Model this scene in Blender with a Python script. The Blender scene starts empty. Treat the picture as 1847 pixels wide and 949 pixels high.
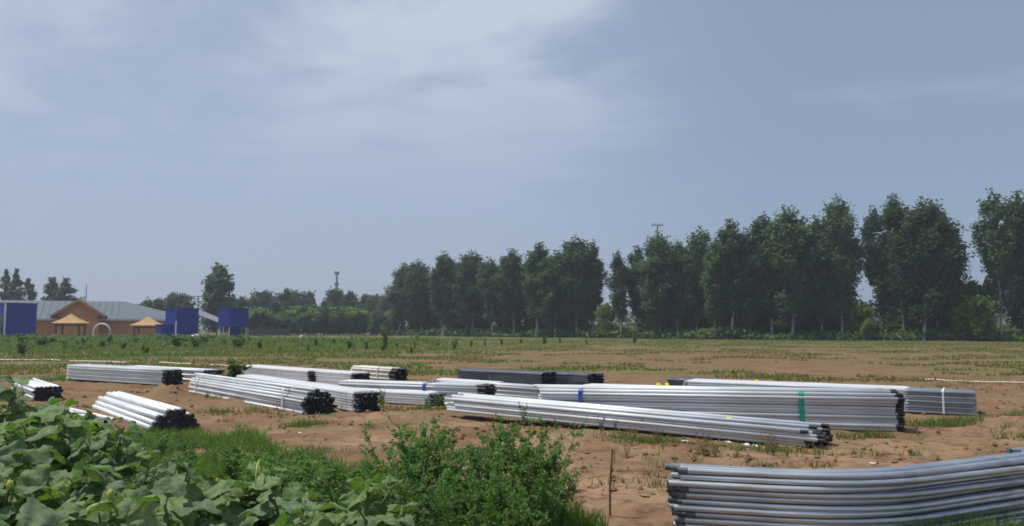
import bpy, math, random
import numpy as np
from mathutils import Vector, noise as mnoise

# ------------------------------------------------------------------ camera, sky, sun, exposure
sc = bpy.context.scene
CX, CY, F, CAMH = 923.5, 474.5, 1400.0, 1.65
PITCH = math.atan(117.0 / F)
cam_d = bpy.data.cameras.new("camera")
cam_d.sensor_width = 36.0
cam_d.lens = F / 1847.0 * 36.0
cam_d.clip_start = 0.1
cam_d.clip_end = 6000.0
cam = bpy.data.objects.new("camera", cam_d)
cam.location = (0, 0, CAMH)
cam.rotation_euler = (math.pi / 2 + PITCH, 0, 0)
sc.collection.objects.link(cam)
sc.camera = cam

SUN_EL, SUN_AZ = math.radians(65), math.radians(-82)      # azimuth clockwise from +Y, negative = left
sun_dir = Vector((math.sin(SUN_AZ) * math.cos(SUN_EL), math.cos(SUN_AZ) * math.cos(SUN_EL), math.sin(SUN_EL)))

world = bpy.data.worlds.new("World")
sc.world = world
world.use_nodes = True
wn, wl = world.node_tree.nodes, world.node_tree.links
wn.clear()

def wnode(t, **kw):
    n = wn.new(t)
    for k, v in kw.items():
        setattr(n, k, v)
    return n

sky = wnode('ShaderNodeTexSky', sky_type='NISHITA')
sky.sun_disc = False
sky.sun_elevation = SUN_EL
sky.sun_rotation = SUN_AZ
sky.air_density = 1.0
sky.dust_density = 2.2
sky.ozone_density = 1.6
tc = wnode('ShaderNodeTexCoord')
sep = wnode('ShaderNodeSeparateXYZ')
wl.new(tc.outputs['Generated'], sep.inputs[0])

def wmath(op, a, b=None, clamp=False):
    n = wnode('ShaderNodeMath', operation=op)
    n.use_clamp = clamp
    for i, v in enumerate((a, b)):
        if v is None:
            continue
        if isinstance(v, (int, float)):
            n.inputs[i].default_value = v
        else:
            wl.new(v, n.inputs[i])
    return n.outputs[0]

# clouds lie on a level layer: direction / (height + offset)
den = wmath('ADD', wmath('MAXIMUM', sep.outputs[2], 0.0), 0.12)
cxy = wnode('ShaderNodeCombineXYZ')
wl.new(wmath('DIVIDE', sep.outputs[0], den), cxy.inputs[0])
wl.new(wmath('DIVIDE', sep.outputs[1], den), cxy.inputs[1])

def wnoise(scale, detail, rough, off, sx=1.0, sy=1.0):
    mp = wnode('ShaderNodeMapping')
    mp.inputs['Location'].default_value = off
    mp.inputs['Scale'].default_value = (sx, sy, 1)
    wl.new(cxy.outputs[0], mp.inputs['Vector'])
    n = wnode('ShaderNodeTexNoise')
    n.inputs['Scale'].default_value = scale
    n.inputs['Detail'].default_value = detail
    n.inputs['Roughness'].default_value = rough
    n.inputs['Distortion'].default_value = 0.35
    wl.new(mp.outputs[0], n.inputs['Vector'])
    return n.outputs['Fac']

def wramp(v, a, b):
    n = wnode('ShaderNodeMapRange')
    n.interpolation_type = 'SMOOTHSTEP'
    n.inputs['From Min'].default_value = a
    n.inputs['From Max'].default_value = b
    wl.new(v, n.inputs['Value'])
    return n.outputs[0]

big = wnoise(0.55, 5.0, 0.55, (3.1, 0.4, 0), 1.0, 1.0)
fine = wnoise(1.6, 6.0, 0.56, (7.3, 2.2, 0), 0.9, 1.15)
bank = wramp(sep.outputs[0], 0.36, -0.06)                   # the cloud bank covers the left half of the sky
clouds = wmath('ADD', wmath('MULTIPLY', big, 0.75), wmath('MULTIPLY', fine, 0.65))
clouds = wmath('ADD', clouds, wmath('MULTIPLY', bank, 0.30))
cmask = wmath('MULTIPLY', wramp(clouds, 0.80, 1.04), wramp(sep.outputs[2], 0.10, 0.40))
cmask = wmath('ADD', wmath('MULTIPLY', cmask, 0.80), wmath('MULTIPLY', bank, 0.27))

skyS = wnode('ShaderNodeMix', data_type='RGBA', blend_type='MULTIPLY')
skyS.inputs['Factor'].default_value = 1.0
wl.new(sky.outputs[0], skyS.inputs['A'])
skyS.inputs['B'].default_value = (0.085, 0.085, 0.085, 1)
veil = wnode('ShaderNodeMix', data_type='RGBA')
veil.inputs['Factor'].default_value = 0.62
wl.new(skyS.outputs['Result'], veil.inputs['A'])
veil.inputs['B'].default_value = (0.335, 0.425, 0.605, 1)
cl = wnode('ShaderNodeMix', data_type='RGBA')
wl.new(cmask, cl.inputs['Factor'])
wl.new(veil.outputs['Result'], cl.inputs['A'])
cl.inputs['B'].default_value = (0.53, 0.61, 0.735, 1)
bg = wnode('ShaderNodeBackground')
bg.inputs['Strength'].default_value = 1.0
wl.new(cl.outputs['Result'], bg.inputs['Color'])
wo = wnode('ShaderNodeOutputWorld')
wl.new(bg.outputs[0], wo.inputs['Surface'])

sun_d = bpy.data.lights.new("sun", 'SUN')
sun_d.energy = 4.0
sun_d.angle = math.radians(0.6)
sun_d.color = (1.0, 0.95, 0.87)
sun = bpy.data.objects.new("sun", sun_d)
sun.rotation_euler = (-sun_dir).to_track_quat('-Z', 'Y').to_euler()
sun.location = (0, 0, 40)
sc.collection.objects.link(sun)

sc.view_settings.view_transform = 'Standard'
sc.view_settings.look = 'None'
sc.view_settings.exposure = 0.0
sc.view_settings.gamma = 1.0
sc.render.engine = 'CYCLES'
sc.cycles.max_bounces = 6
sc.cycles.diffuse_bounces = 3
sc.cycles.glossy_bounces = 3
sc.cycles.transmission_bounces = 4
sc.cycles.transparent_max_bounces = 8
sc.cycles.volume_bounces = 0
sc.cycles.filter_width = 1.7
sc.cycles.use_denoising = True
try:
    sc.cycles.denoiser = 'OPENIMAGEDENOISE'
except Exception:
    pass

# ------------------------------------------------------------------ helpers
RNG = np.random.default_rng(11)
random.seed(5)
COL = sc.collection

def ray(px, py):
    u, w = (px - CX) / F, -(py - CY) / F
    c, s = math.cos(PITCH), math.sin(PITCH)
    return Vector((u, c - s * w, s + c * w))

def G(px, py, z=0.0):
    """ground point seen at a pixel"""
    r = ray(px, py)
    t = (z - CAMH) / r.z
    return Vector((r.x * t, r.y * t, z))

def at(px, d):
    """ground point at depth d straight under a pixel column near the horizon"""
    return Vector(((px - CX) / F * d * 1.0035, d, 0))

def zat(py, d):
    """height seen at pixel row py at depth d"""
    r = ray(CX, py)
    return CAMH + r.z / r.y * d

MOUNDS = [(-8.05, 18.3, 0.42, 0.34), (-3.4, 10.6, 0.9, 0.10), (1.0, 11.3, 0.8, 0.09), (2.9, 9.6, 0.7, 0.10), (8.6, 12.9, 0.9, 0.16),
          (-1.9, 14.0, 1.0, 0.10), (0.75, 9.0, 0.35, 0.07), (-6.0, 17.8, 0.6, 0.10), (2.3, 10.4, 0.5, 0.08), (6.9, 10.2, 1.2, 0.09), (4.6, 9.4, .8, .06)]

def H(x, y):
    v = Vector((x, y, 0.0))
    near = 1.0 if y < 26 else max(0.0, 1 - (y - 26) / 20)
    h = 0.035 * mnoise.noise(v * 0.45) + near * (0.022 * mnoise.noise(v * 1.7 + Vector((4, 9, 2))) + 0.034 * mnoise.noise(v * 3.1) + 0.036 * abs(mnoise.noise(v * 6.3)))
    if y > 26:
        h += min(1, (y - 26) / 20) * 0.10 * mnoise.noise(v * 0.16)
    for mx, my, r, a in MOUNDS:
        d2 = ((x - mx) ** 2 + (y - my) ** 2) / (r * r)
        if d2 < 6:
            h += a * math.exp(-d2) * (1 + 0.5 * mnoise.noise(v * 5))
    return h

def mesh_np(name, verts, faces, smooth=False):
    """faces: list of int arrays (n,k)"""
    me = bpy.data.meshes.new(name)
    verts = np.asarray(verts, dtype=np.float32).reshape(-1, 3)
    if isinstance(faces, np.ndarray):
        faces = [faces]
    tot = sum(len(f) for f in faces)
    me.vertices.add(len(verts))
    me.vertices.foreach_set('co', verts.ravel())
    loops = np.concatenate([np.asarray(f, dtype=np.int32).ravel() for f in faces])
    sizes = np.concatenate([np.full(len(f), np.asarray(f).shape[1], dtype=np.int32) for f in faces])
    starts = np.concatenate([[0], np.cumsum(sizes)[:-1]]).astype(np.int32)
    me.loops.add(len(loops))
    me.loops.foreach_set('vertex_index', loops)
    me.polygons.add(tot)
    me.polygons.foreach_set('loop_start', starts)
    me.polygons.foreach_set('loop_total', sizes)
    me.polygons.foreach_set('use_smooth', np.full(tot, smooth, dtype=bool))
    me.update(calc_edges=True)
    return me

class MB:
    """collects simple shapes into one mesh"""
    def __init__(s):
        s.v, s.f, s.m, s.sm = [], [], [], []
    def add(s, vs, fs, mat=0, smooth=False):
        o = len(s.v)
        s.v += [tuple(v) for v in vs]
        for f in fs:
            s.f.append([i + o for i in f]); s.m.append(mat); s.sm.append(smooth)
    def box(s, lo, hi, mat=0):
        x0, y0, z0 = lo; x1, y1, z1 = hi
        s.add([(x0, y0, z0), (x1, y0, z0), (x1, y1, z0), (x0, y1, z0), (x0, y0, z1), (x1, y0, z1), (x1, y1, z1), (x0, y1, z1)],
              [(0, 3, 2, 1), (4, 5, 6, 7), (0, 1, 5, 4), (1, 2, 6, 5), (2, 3, 7, 6), (3, 0, 4, 7)], mat)
    def tube(s, pts, rad, n=8, mat=0, caps=True):
        pts = [Vector(p) for p in pts]
        if isinstance(rad, (int, float)):
            rad = [rad] * len(pts)
        rings = []
        t0 = (pts[1] - pts[0]).normalized()
        ref = Vector((0, 0, 1)) if abs(t0.z) < 0.9 else Vector((1, 0, 0))
        vs = []
        for i, p in enumerate(pts):
            t = (pts[min(i + 1, len(pts) - 1)] - pts[max(i - 1, 0)]).normalized()
            a = t.cross(ref).normalized(); b = a.cross(t).normalized()
            for k in range(n):
                an = 2 * math.pi * k / n
                vs.append(p + (a * math.cos(an) + b * math.sin(an)) * rad[i])
        fs = []
        for i in range(len(pts) - 1):
            for k in range(n):
                fs.append((i * n + k, i * n + (k + 1) % n, (i + 1) * n + (k + 1) % n, (i + 1) * n + k))
        s.add(vs, fs, mat, True)
        if caps:
            s.add(vs[:n], [tuple(range(n))], mat)
            s.add(vs[-n:], [tuple(range(n))[::-1]], mat)
    def mesh(s, name, mats):
        me = bpy.data.meshes.new(name)
        me.from_pydata(s.v, [], s.f)
        for m in mats:
            me.materials.append(m)
        me.polygons.foreach_set('material_index', s.m)
        me.polygons.foreach_set('use_smooth', s.sm)
        me.update()
        return me

def link(name, me, parent=None, loc=(0, 0, 0), rot=(0, 0, 0), scale=(1, 1, 1), kind=None):
    o = bpy.data.objects.new(name, me)
    COL.objects.link(o)
    if parent is not None:
        o.parent = parent
    o.location = loc; o.rotation_euler = rot; o.scale = scale
    if kind:
        o["kind"] = kind
    return o

def tag(o, label, cat, group=None, kind=None):
    o["label"] = label; o["category"] = cat
    if group:
        o["group"] = group
    if kind:
        o["kind"] = kind
    return o

def thing(name, label, cat, loc=(0, 0, 0), rz=0.0, group=None, scale=(1, 1, 1)):
    return tag(link(name, None, None, loc, (0, 0, rz), scale), label, cat, group)

# ------------------------------------------------------------------ materials
def new_mat(name):
    m = bpy.data.materials.new(name)
    m.use_nodes = True
    nt = m.node_tree
    return m, nt, nt.nodes['Principled BSDF'], nt.nodes['Material Output']

def noise_col(nt, c1, c2, scale, detail=4.0, coord='Object', lo=0.35, hi=0.65, stretch=(1, 1, 1)):
    tcn = nt.nodes.new('ShaderNodeTexCoord')
    mp = nt.nodes.new('ShaderNodeMapping'); mp.inputs['Scale'].default_value = stretch
    nt.links.new(tcn.outputs[coord], mp.inputs['Vector'])
    n = nt.nodes.new('ShaderNodeTexNoise')
    n.inputs['Scale'].default_value = scale; n.inputs['Detail'].default_value = detail
    nt.links.new(mp.outputs[0], n.inputs['Vector'])
    r = nt.nodes.new('ShaderNodeMapRange')
    r.inputs['From Min'].default_value = lo; r.inputs['From Max'].default_value = hi
    nt.links.new(n.outputs['Fac'], r.inputs['Value'])
    mx = nt.nodes.new('ShaderNodeMix'); mx.data_type = 'RGBA'
    nt.links.new(r.outputs[0], mx.inputs['Factor'])
    for k, c in (('A', c1), ('B', c2)):
        if isinstance(c, tuple):
            mx.inputs[k].default_value = (*c, 1)
        else:
            nt.links.new(c, mx.inputs[k])
    return mx.outputs['Result'], n.outputs['Fac']

def simple(name, c1, c2=None, scale=6.0, rough=0.7, metal=0.0, bump=0.0, stretch=(1, 1, 1), spec=0.5, vary=0.0):
    m, nt, b, out = new_mat(name)
    col, fac = noise_col(nt, c1, c2 or tuple(x * 0.8 for x in c1), scale, stretch=stretch)
    if vary:
        oi = nt.nodes.new('ShaderNodeObjectInfo')
        hs = nt.nodes.new('ShaderNodeHueSaturation')
        r = nt.nodes.new('ShaderNodeMapRange')
        r.inputs['To Min'].default_value = 1 - vary; r.inputs['To Max'].default_value = 1 + vary
        nt.links.new(oi.outputs['Random'], r.inputs['Value'])
        nt.links.new(r.outputs[0], hs.inputs['Value'])
        nt.links.new(col, hs.inputs['Color']); col = hs.outputs['Color']
    nt.links.new(col, b.inputs['Base Color'])
    b.inputs['Roughness'].default_value = rough
    b.inputs['Metallic'].default_value = metal
    b.inputs['Specular IOR Level'].default_value = spec
    if bump:
        bp = nt.nodes.new('ShaderNodeBump'); bp.inputs['Strength'].default_value = bump; bp.inputs['Distance'].default_value = 0.02
        nt.links.new(fac, bp.inputs['Height']); nt.links.new(bp.outputs[0], b.inputs['Normal'])
    return m

def foliage(name, c1, c2, scale=0.6, trans=0.3, rough=0.55, vary=0.2, attr=False, straw=None, spec=0.3):
    m, nt, b, out = new_mat(name)
    col, fac = noise_col(nt, c1, c2, scale, 5.0)
    if attr:
        a = nt.nodes.new('ShaderNodeAttribute'); a.attribute_name = 'tint'
        mx = nt.nodes.new('ShaderNodeMix'); mx.data_type = 'RGBA'
        nt.links.new(a.outputs['Fac'], mx.inputs['Factor'])
        nt.links.new(col, mx.inputs['A']); mx.inputs['B'].default_value = (*straw, 1)
        col = mx.outputs['Result']
    oi = nt.nodes.new('ShaderNodeObjectInfo')
    hs = nt.nodes.new('ShaderNodeHueSaturation')
    r = nt.nodes.new('ShaderNodeMapRange')
    r.inputs['To Min'].default_value = 1 - vary; r.inputs['To Max'].default_value = 1 + vary
    nt.links.new(oi.outputs['Random'], r.inputs['Value'])
    nt.links.new(r.outputs[0], hs.inputs['Value'])
    nt.links.new(col, hs.inputs['Color'])
    col = hs.outputs['Color']
    nt.links.new(col, b.inputs['Base Color'])
    b.inputs['Roughness'].default_value = rough
    b.inputs['Specular IOR Level'].default_value = spec
    tr = nt.nodes.new('ShaderNodeBsdfTranslucent')
    tcol = nt.nodes.new('ShaderNodeMix'); tcol.data_type = 'RGBA'; tcol.blend_type = 'MULTIPLY'
    tcol.inputs['Factor'].default_value = 1.0
    nt.links.new(col, tcol.inputs['A']); tcol.inputs['B'].default_value = (1.5, 1.6, 0.7, 1)
    nt.links.new(tcol.outputs['Result'], tr.inputs['Color'])
    mix = nt.nodes.new('ShaderNodeMixShader'); mix.inputs[0].default_value = trans
    nt.links.new(b.outputs[0], mix.inputs[1]); nt.links.new(tr.outputs[0], mix.inputs[2])
    nt.links.new(mix.outputs[0], out.inputs['Surface'])
    return m

M = {}
M['poplar'] = foliage('poplar_leaves', (0.050, 0.096, 0.050), (0.092, 0.148, 0.078), 0.45, 0.36, rough=0.62, vary=0.28, spec=0.2)
M['greytree'] = foliage('grey_green_leaves', (0.044, 0.086, 0.046), (0.08, 0.13, 0.064), 0.5, 0.33, vary=0.25)
M['paletree'] = foliage('pale_green_leaves', (0.095, 0.17, 0.042), (0.15, 0.235, 0.06), 0.7, 0.42, vary=0.15)
M['shrub'] = foliage('shrub_leaves', (0.058, 0.108, 0.030), (0.098, 0.158, 0.046), 2.0, 0.4, vary=0.3)
M['sapling'] = foliage('sapling_leaves', (0.085, 0.14, 0.045), (0.13, 0.19, 0.065), 2.0, 0.45, vary=0.3)
M['weed'] = foliage('weed_leaves', (0.072, 0.175, 0.042), (0.125, 0.25, 0.075), 9.0, 0.45, vary=0.2, attr=True, straw=(0.13, 0.10, 0.045))
M['weed_dry'] = foliage('dry_weed_leaves', (0.10, 0.10, 0.035), (0.18, 0.14, 0.06), 9.0, 0.25, vary=0.2, attr=True, straw=(0.22, 0.16, 0.08))
M['weed_grey'] = foliage('grey_weed_leaves', (0.05, 0.085, 0.05), (0.09, 0.13, 0.08), 9.0, 0.2, vary=0.2, attr=True, straw=(0.12, 0.11, 0.07))
M['grass'] = foliage('grass_blades', (0.065, 0.155, 0.028), (0.115, 0.23, 0.048), 1.5, 0.35, vary=0.0, attr=True, straw=(0.20, 0.15, 0.06))
M['stem'] = simple('green_stem', (0.09, 0.13, 0.04), (0.14, 0.17, 0.07), 8, 0.6)
M['woodstem'] = simple('weed_stem', (0.10, 0.09, 0.045), (0.16, 0.13, 0.07), 8, 0.7)
M['bark'] = simple('poplar_bark', (0.34, 0.34, 0.30), (0.20, 0.20, 0.17), 2.5, 0.9, bump=0.4, stretch=(1, 1, 0.35), vary=0.25)
M['darkbark'] = simple('dark_bark', (0.10, 0.085, 0.065), (0.16, 0.13, 0.10), 2.5, 0.9, bump=0.4, vary=0.2)
M['galv'] = simple('galvanised_steel', (0.68, 0.715, 0.765), (0.54, 0.55, 0.555), 3.0, 0.48, 0.14, stretch=(0.5, 5, 5), vary=0.16)
M['galv_dark'] = simple('weathered_galvanised_steel', (0.50, 0.54, 0.60), (0.36, 0.40, 0.45), 5.0, 0.40, 0.6, stretch=(0.5, 8, 8), vary=0.16)
M['galv_shaded'] = simple('shaded_galvanised_steel', (0.56, 0.59, 0.62), (0.38, 0.41, 0.44), 3.0, 0.33, 0.75, stretch=(0.5, 6, 6), vary=0.14)  # darker galvanised steel: the bent pipes' shaded side is put into the base colour
M['cream'] = simple('cream_pipe', (0.72, 0.70, 0.62), (0.60, 0.57, 0.50), 3.0, 0.5)
M['inside'] = simple('pipe_bore', (0.16, 0.17, 0.18), (0.10, 0.10, 0.11), 12, 0.7, 0.3)
M['cap'] = simple('black_plastic_cap', (0.010, 0.011, 0.014), (0.018, 0.019, 0.022), 20, 0.55, vary=0.3)
M['darkfilm'] = simple('dark_plastic_film', (0.035, 0.038, 0.060), (0.075, 0.08, 0.11), 3.0, 0.38, stretch=(0.5, 3, 3), bump=0.5)
M['blue_strap'] = simple('blue_strap', (0.03, 0.08, 0.42), (0.05, 0.12, 0.50), 9, 0.5)
M['green_strap'] = simple('green_strap', (0.0, 0.26, 0.15), (0.01, 0.33, 0.20), 9, 0.5)
M['white_strap'] = simple('white_strap', (0.75, 0.76, 0.78), (0.62, 0.63, 0.66), 9, 0.5)
M['yellow_tag'] = simple('yellow_tag', (0.75, 0.68, 0.04), (0.65, 0.58, 0.04), 9, 0.6)
M['rust'] = simple('rusty_steel', (0.13, 0.055, 0.03), (0.22, 0.10, 0.055), 18, 0.85, bump=0.3)
M['palewood'] = simple('pale_wood', (0.48, 0.36, 0.24), (0.36, 0.26, 0.17), 6, 0.8, stretch=(1, 1, .2))
M['hose'] = simple('white_hose', (0.72, 0.66, 0.58), (0.55, 0.46, 0.36), 0.9, 0.6)
M['brick'] = simple('brown_brick', (0.60, 0.235, 0.085), (0.48, 0.18, 0.066), 1.2, 0.9, bump=0.2)
M['roof'] = simple('grey_roof_tiles', (0.115, 0.15, 0.185), (0.09, 0.118, 0.145), 2.0, 0.75, stretch=(1, 4, 1))
M['fascia'] = simple('white_fascia', (0.62, 0.58, 0.56), (0.5, 0.47, 0.45), 2, 0.7)
M['eave_shade'] = simple('purple_eave_shade', (0.11, 0.05, 0.075), (0.08, 0.035, 0.055), 3, 0.8)  # purple shade under the gable eaves, put into the colour of the returns
M['thatch'] = simple('tan_roof', (0.48, 0.30, 0.12), (0.38, 0.23, 0.09), 4, 0.85)
M['gazwood'] = simple('brown_timber', (0.17, 0.075, 0.04), (0.12, 0.05, 0.03), 6, 0.8)
M['blue'] = simple('blue_sheet_metal', (0.005, 0.036, 0.34), (0.004, 0.026, 0.25), 0.7, 0.55)
M['white_paint'] = simple('white_paint', (0.78, 0.76, 0.74), (0.66, 0.64, 0.62), 3, 0.6)
M['greymetal'] = simple('grey_metal', (0.22, 0.24, 0.26), (0.16, 0.17, 0.19), 3, 0.6)
M['concrete'] = simple('grey_concrete', (0.30, 0.30, 0.29), (0.22, 0.22, 0.21), 2, 0.9)
M['fence'] = simple('dark_fence_board', (0.06, 0.055, 0.055), (0.09, 0.08, 0.08), 2, 0.85)
M['sack'] = simple('white_woven_sack', (0.75, 0.75, 0.73), (0.62, 0.62, 0.6), 12, 0.7, bump=0.3)
M['flower'] = simple('yellow_green_bud', (0.42, 0.46, 0.08), (0.32, 0.40, 0.06), 14, 0.6)

# clear / milky plastic film: partly see-through
def film(name, tint, alpha, rough=0.3):
    m, nt, b, out = new_mat(name)
    col, fac = noise_col(nt, tint, tuple(x * 0.88 for x in tint), 2.5, stretch=(0.6, 3, 3))
    nt.links.new(col, b.inputs['Base Color'])
    b.inputs['Roughness'].default_value = rough
    b.inputs['Alpha'].default_value = alpha
    bp = nt.nodes.new('ShaderNodeBump'); bp.inputs['Strength'].default_value = 0.5; bp.inputs['Distance'].default_value = 0.02
    nt.links.new(fac, bp.inputs['Height']); nt.links.new(bp.outputs[0], b.inputs['Normal'])
    return m
M['film'] = film('clear_plastic_film', (0.66, 0.70, 0.74), 0.34)
M['whitefilm'] = film('white_plastic_film', (0.80, 0.81, 0.84), 0.58, 0.4)

# big leaf: veins follow the uv across (u) and along (v)
def broad_leaf():
    m, nt, b, out = new_mat('broad_leaf')
    N = nt.nodes; L = nt.links
    uv = N.new('ShaderNodeUVMap')
    sp = N.new('ShaderNodeSeparateXYZ'); L.new(uv.outputs[0], sp.inputs[0])
    def mt(op, a, b2=None):
        n = N.new('ShaderNodeMath'); n.operation = op
        for i, v in enumerate((a, b2)):
            if v is None: continue
            if isinstance(v, (int, float)): n.inputs[i].default_value = v
            else: L.new(v, n.inputs[i])
        return n.outputs[0]
    av = mt('ABSOLUTE', mt('SUBTRACT', sp.outputs[0], 0.5))
    mid = mt('LESS_THAN', av, 0.018)
    side = mt('PINGPONG', mt('SUBTRACT', sp.outputs[1], mt('MULTIPLY', av, 0.9)), 0.075)
    sv = mt('LESS_THAN', side, 0.007)
    vein = mt('MAXIMUM', mid, sv)
    col, fac = noise_col(nt, (0.092, 0.142, 0.068), (0.172, 0.222, 0.140), 6.0, 6)
    mx = N.new('ShaderNodeMix'); mx.data_type = 'RGBA'
    L.new(mt('MULTIPLY', vein, 0.55), mx.inputs['Factor']); L.new(col, mx.inputs['A']); mx.inputs['B'].default_value = (0.16, 0.21, 0.09, 1)
    oi = N.new('ShaderNodeObjectInfo')
    rmp = N.new('ShaderNodeValToRGB')
    rmp.color_ramp.elements[0].color = (0.75, 0.85, 0.75, 1); rmp.color_ramp.elements[1].color = (1.15, 1.1, 1.15, 1)
    e = rmp.color_ramp.elements.new(0.9); e.color = (1.1, 1.25, 0.7, 1)
    L.new(oi.outputs['Random'], rmp.inputs[0])
    m2 = N.new('ShaderNodeMix'); m2.data_type = 'RGBA'; m2.blend_type = 'MULTIPLY'; m2.inputs['Factor'].default_value = 1
    L.new(mx.outputs['Result'], m2.inputs['A']); L.new(rmp.outputs[0], m2.inputs['B'])
    L.new(m2.outputs['Result'], b.inputs['Base Color'])
    b.inputs['Roughness'].default_value = 0.66
    b.inputs['Specular IOR Level'].default_value = 0.35
    bp = N.new('ShaderNodeBump'); bp.inputs['Strength'].default_value = 0.55; bp.inputs['Distance'].default_value = 0.012
    L.new(mt('SUBTRACT', fac, mt('MULTIPLY', vein, 0.35)), bp.inputs['Height']); L.new(bp.outputs[0], b.inputs['Normal'])
    tr = N.new('ShaderNodeBsdfTranslucent')
    tm = N.new('ShaderNodeMix'); tm.data_type = 'RGBA'; tm.blend_type = 'MULTIPLY'; tm.inputs['Factor'].default_value = 1
    L.new(m2.outputs['Result'], tm.inputs['A']); tm.inputs['B'].default_value = (1.4, 1.7, 0.5, 1)
    L.new(tm.outputs['Result'], tr.inputs['Color'])
    ms = N.new('ShaderNodeMixShader'); ms.inputs[0].default_value = 0.25
    L.new(b.outputs[0], ms.inputs[1]); L.new(tr.outputs[0], ms.inputs[2]); L.new(ms.outputs[0], out.inputs['Surface'])
    return m
M['leaf'] = broad_leaf()

# soil with dry grass and green growth; colours are those of the ground itself
def ground_mat():
    m, nt, b, out = new_mat('field_soil')
    N = nt.nodes; L = nt.links
    tcn = N.new('ShaderNodeTexCoord')
    sp = N.new('ShaderNodeSeparateXYZ'); L.new(tcn.outputs['Object'], sp.inputs[0])
    def nz(scale, detail, stretch=(1, 1, 1), rough=0.55):
        mp = N.new('ShaderNodeMapping'); mp.inputs['Scale'].default_value = stretch
        L.new(tcn.outputs['Object'], mp.inputs['Vector'])
        n = N.new('ShaderNodeTexNoise'); n.inputs['Scale'].default_value = scale; n.inputs['Detail'].default_value = detail
        n.inputs['Roughness'].default_value = rough
        L.new(mp.outputs[0], n.inputs['Vector']); return n.outputs['Fac']
    def mr(v, a, b2, c=0.0, d=1.0):
        n = N.new('ShaderNodeMapRange'); n.interpolation_type = 'SMOOTHSTEP'
        for k, x in (('From Min', a), ('From Max', b2), ('To Min', c), ('To Max', d)):
            n.inputs[k].default_value = x
        L.new(v, n.inputs['Value']); return n.outputs[0]
    def mx(f, a, c):
        n = N.new('ShaderNodeMix'); n.data_type = 'RGBA'
        L.new(f, n.inputs['Factor'])
        for k, x in (('A', a), ('B', c)):
            if isinstance(x, tuple): n.inputs[k].default_value = (*x, 1)
            else: L.new(x, n.inputs[k])
        return n.outputs['Result']
    def mt(op, a, b2):
        n = N.new('ShaderNodeMath'); n.operation = op; n.use_clamp = True
        for i, v in enumerate((a, b2)):
            if isinstance(v, (int, float)): n.inputs[i].default_value = v
            else: L.new(v, n.inputs[i])
        return n.outputs[0]
    soil = mx(mr(nz(0.7, 6), 0.35, 0.65), (0.175, 0.098, 0.056), (0.32, 0.208, 0.126))
    soil = mx(mr(nz(4.0, 8, rough=0.68), 0.47, 0.64, 0, 0.85), soil, (0.105, 0.057, 0.033))
    soil = mx(mr(nz(26, 3), 0.58, 0.75, 0, 0.35), soil, (0.36, 0.26, 0.17))
    y = sp.outputs[1]
    soil = mx(mr(y, 8, 22, 0.1, 0.75), soil, mx(mr(nz(0.9, 7, rough=0.65), 0.35, 0.65), (0.115, 0.060, 0.032), (0.245, 0.142, 0.080)))
    dry = mx(nz(3.0, 5), (0.185, 0.135, 0.055), (0.115, 0.096, 0.034))
    green = mx(nz(2.2, 5), (0.080, 0.092, 0.027), (0.122, 0.122, 0.042))
    # dry grass cover grows with distance from the work area
    cover = mt('ADD', mr(nz(0.30, 7, (0.5, 1.5, 1), 0.62), 0.44, 0.62, 0, 0.7), mr(y, 35, 80, -0.3, 0.40))
    cover = mt('MULTIPLY', cover, mr(y, 14, 30))
    fields = mx(cover, soil, dry)
    leftg = mr(sp.outputs[0], 4, -14)
    gcov = mt('MULTIPLY', mr(nz(0.33, 7, (0.4, 1.5, 1), 0.62), 0.48, 0.60), mr(y, 20, 34, 0, 0.8))
    gcov = mt('ADD', gcov, mt('MULTIPLY', mr(y, 45, 85), mt('MULTIPLY', mt('ADD', leftg, 0.35), mr(nz(0.25, 5), 0.3, 0.6))))
    gcov = mt('ADD', gcov, mr(y, 88, 105, 0, 0.75))
    fields = mx(gcov, fields, green)
    near = mt('MULTIPLY', mr(nz(0.9, 7, rough=0.65), 0.46, 0.62, 0, 0.65), mr(y, 4, 8))
    fields = mx(near, fields, (0.14, 0.115, 0.055))
    L.new(fields, b.inputs['Base Color'])
    b.inputs['Roughness'].default_value = 0.95
    b.inputs['Specular IOR Level'].default_value = 0.15
    bp = N.new('ShaderNodeBump'); bp.inputs['Strength'].default_value = 0.9; bp.inputs['Distance'].default_value = 0.035
    L.new(mt('ADD', mt('MULTIPLY', nz(7, 8, rough=0.65), 0.7), mt('MULTIPLY', nz(32, 4), 0.3)), bp.inputs['Height'])
    L.new(bp.outputs[0], b.inputs['Normal'])
    return m
M['ground'] = ground_mat()

# ------------------------------------------------------------------ ground sheet
def lines(segs):
    out = []
    for a, b, step in segs:
        out += list(np.arange(a, b, step))
    return out
gx = list(np.linspace(-12, 12, 190))
s_, x_ = 0.14, 12.0
side = []
while x_ < 2200:
    s_ *= 1.13; x_ += s_; side.append(x_)
gx = [-v for v in side[::-1]] + gx + side
gy = list(np.linspace(2.5, 22, 170))
s_, x_ = 0.13, 22.0
while x_ < 2200:
    s_ *= 1.07; x_ += s_; gy.append(x_)
gy = [-300, -120, -50, -20, -8, -3, 0, 1.5] + gy
nx, ny = len(gx), len(gy)
gv = [(x, y, H(x, y)) for y in gy for x in gx]
ii = np.arange(nx * ny).reshape(ny, nx)
gf = np.stack([ii[:-1, :-1], ii[:-1, 1:], ii[1:, 1:], ii[1:, :-1]], -1).reshape(-1, 4)
gme = mesh_np('ground', gv, gf, True)
gme.materials.append(M['ground'])
ground = link('ground', gme, kind='structure')
ground["label"] = "bare reddish brown soil of the field with dry grass farther out"

def on(p, dz=0.0):
    return Vector((p[0], p[1], H(p[0], p[1]) + dz))

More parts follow.
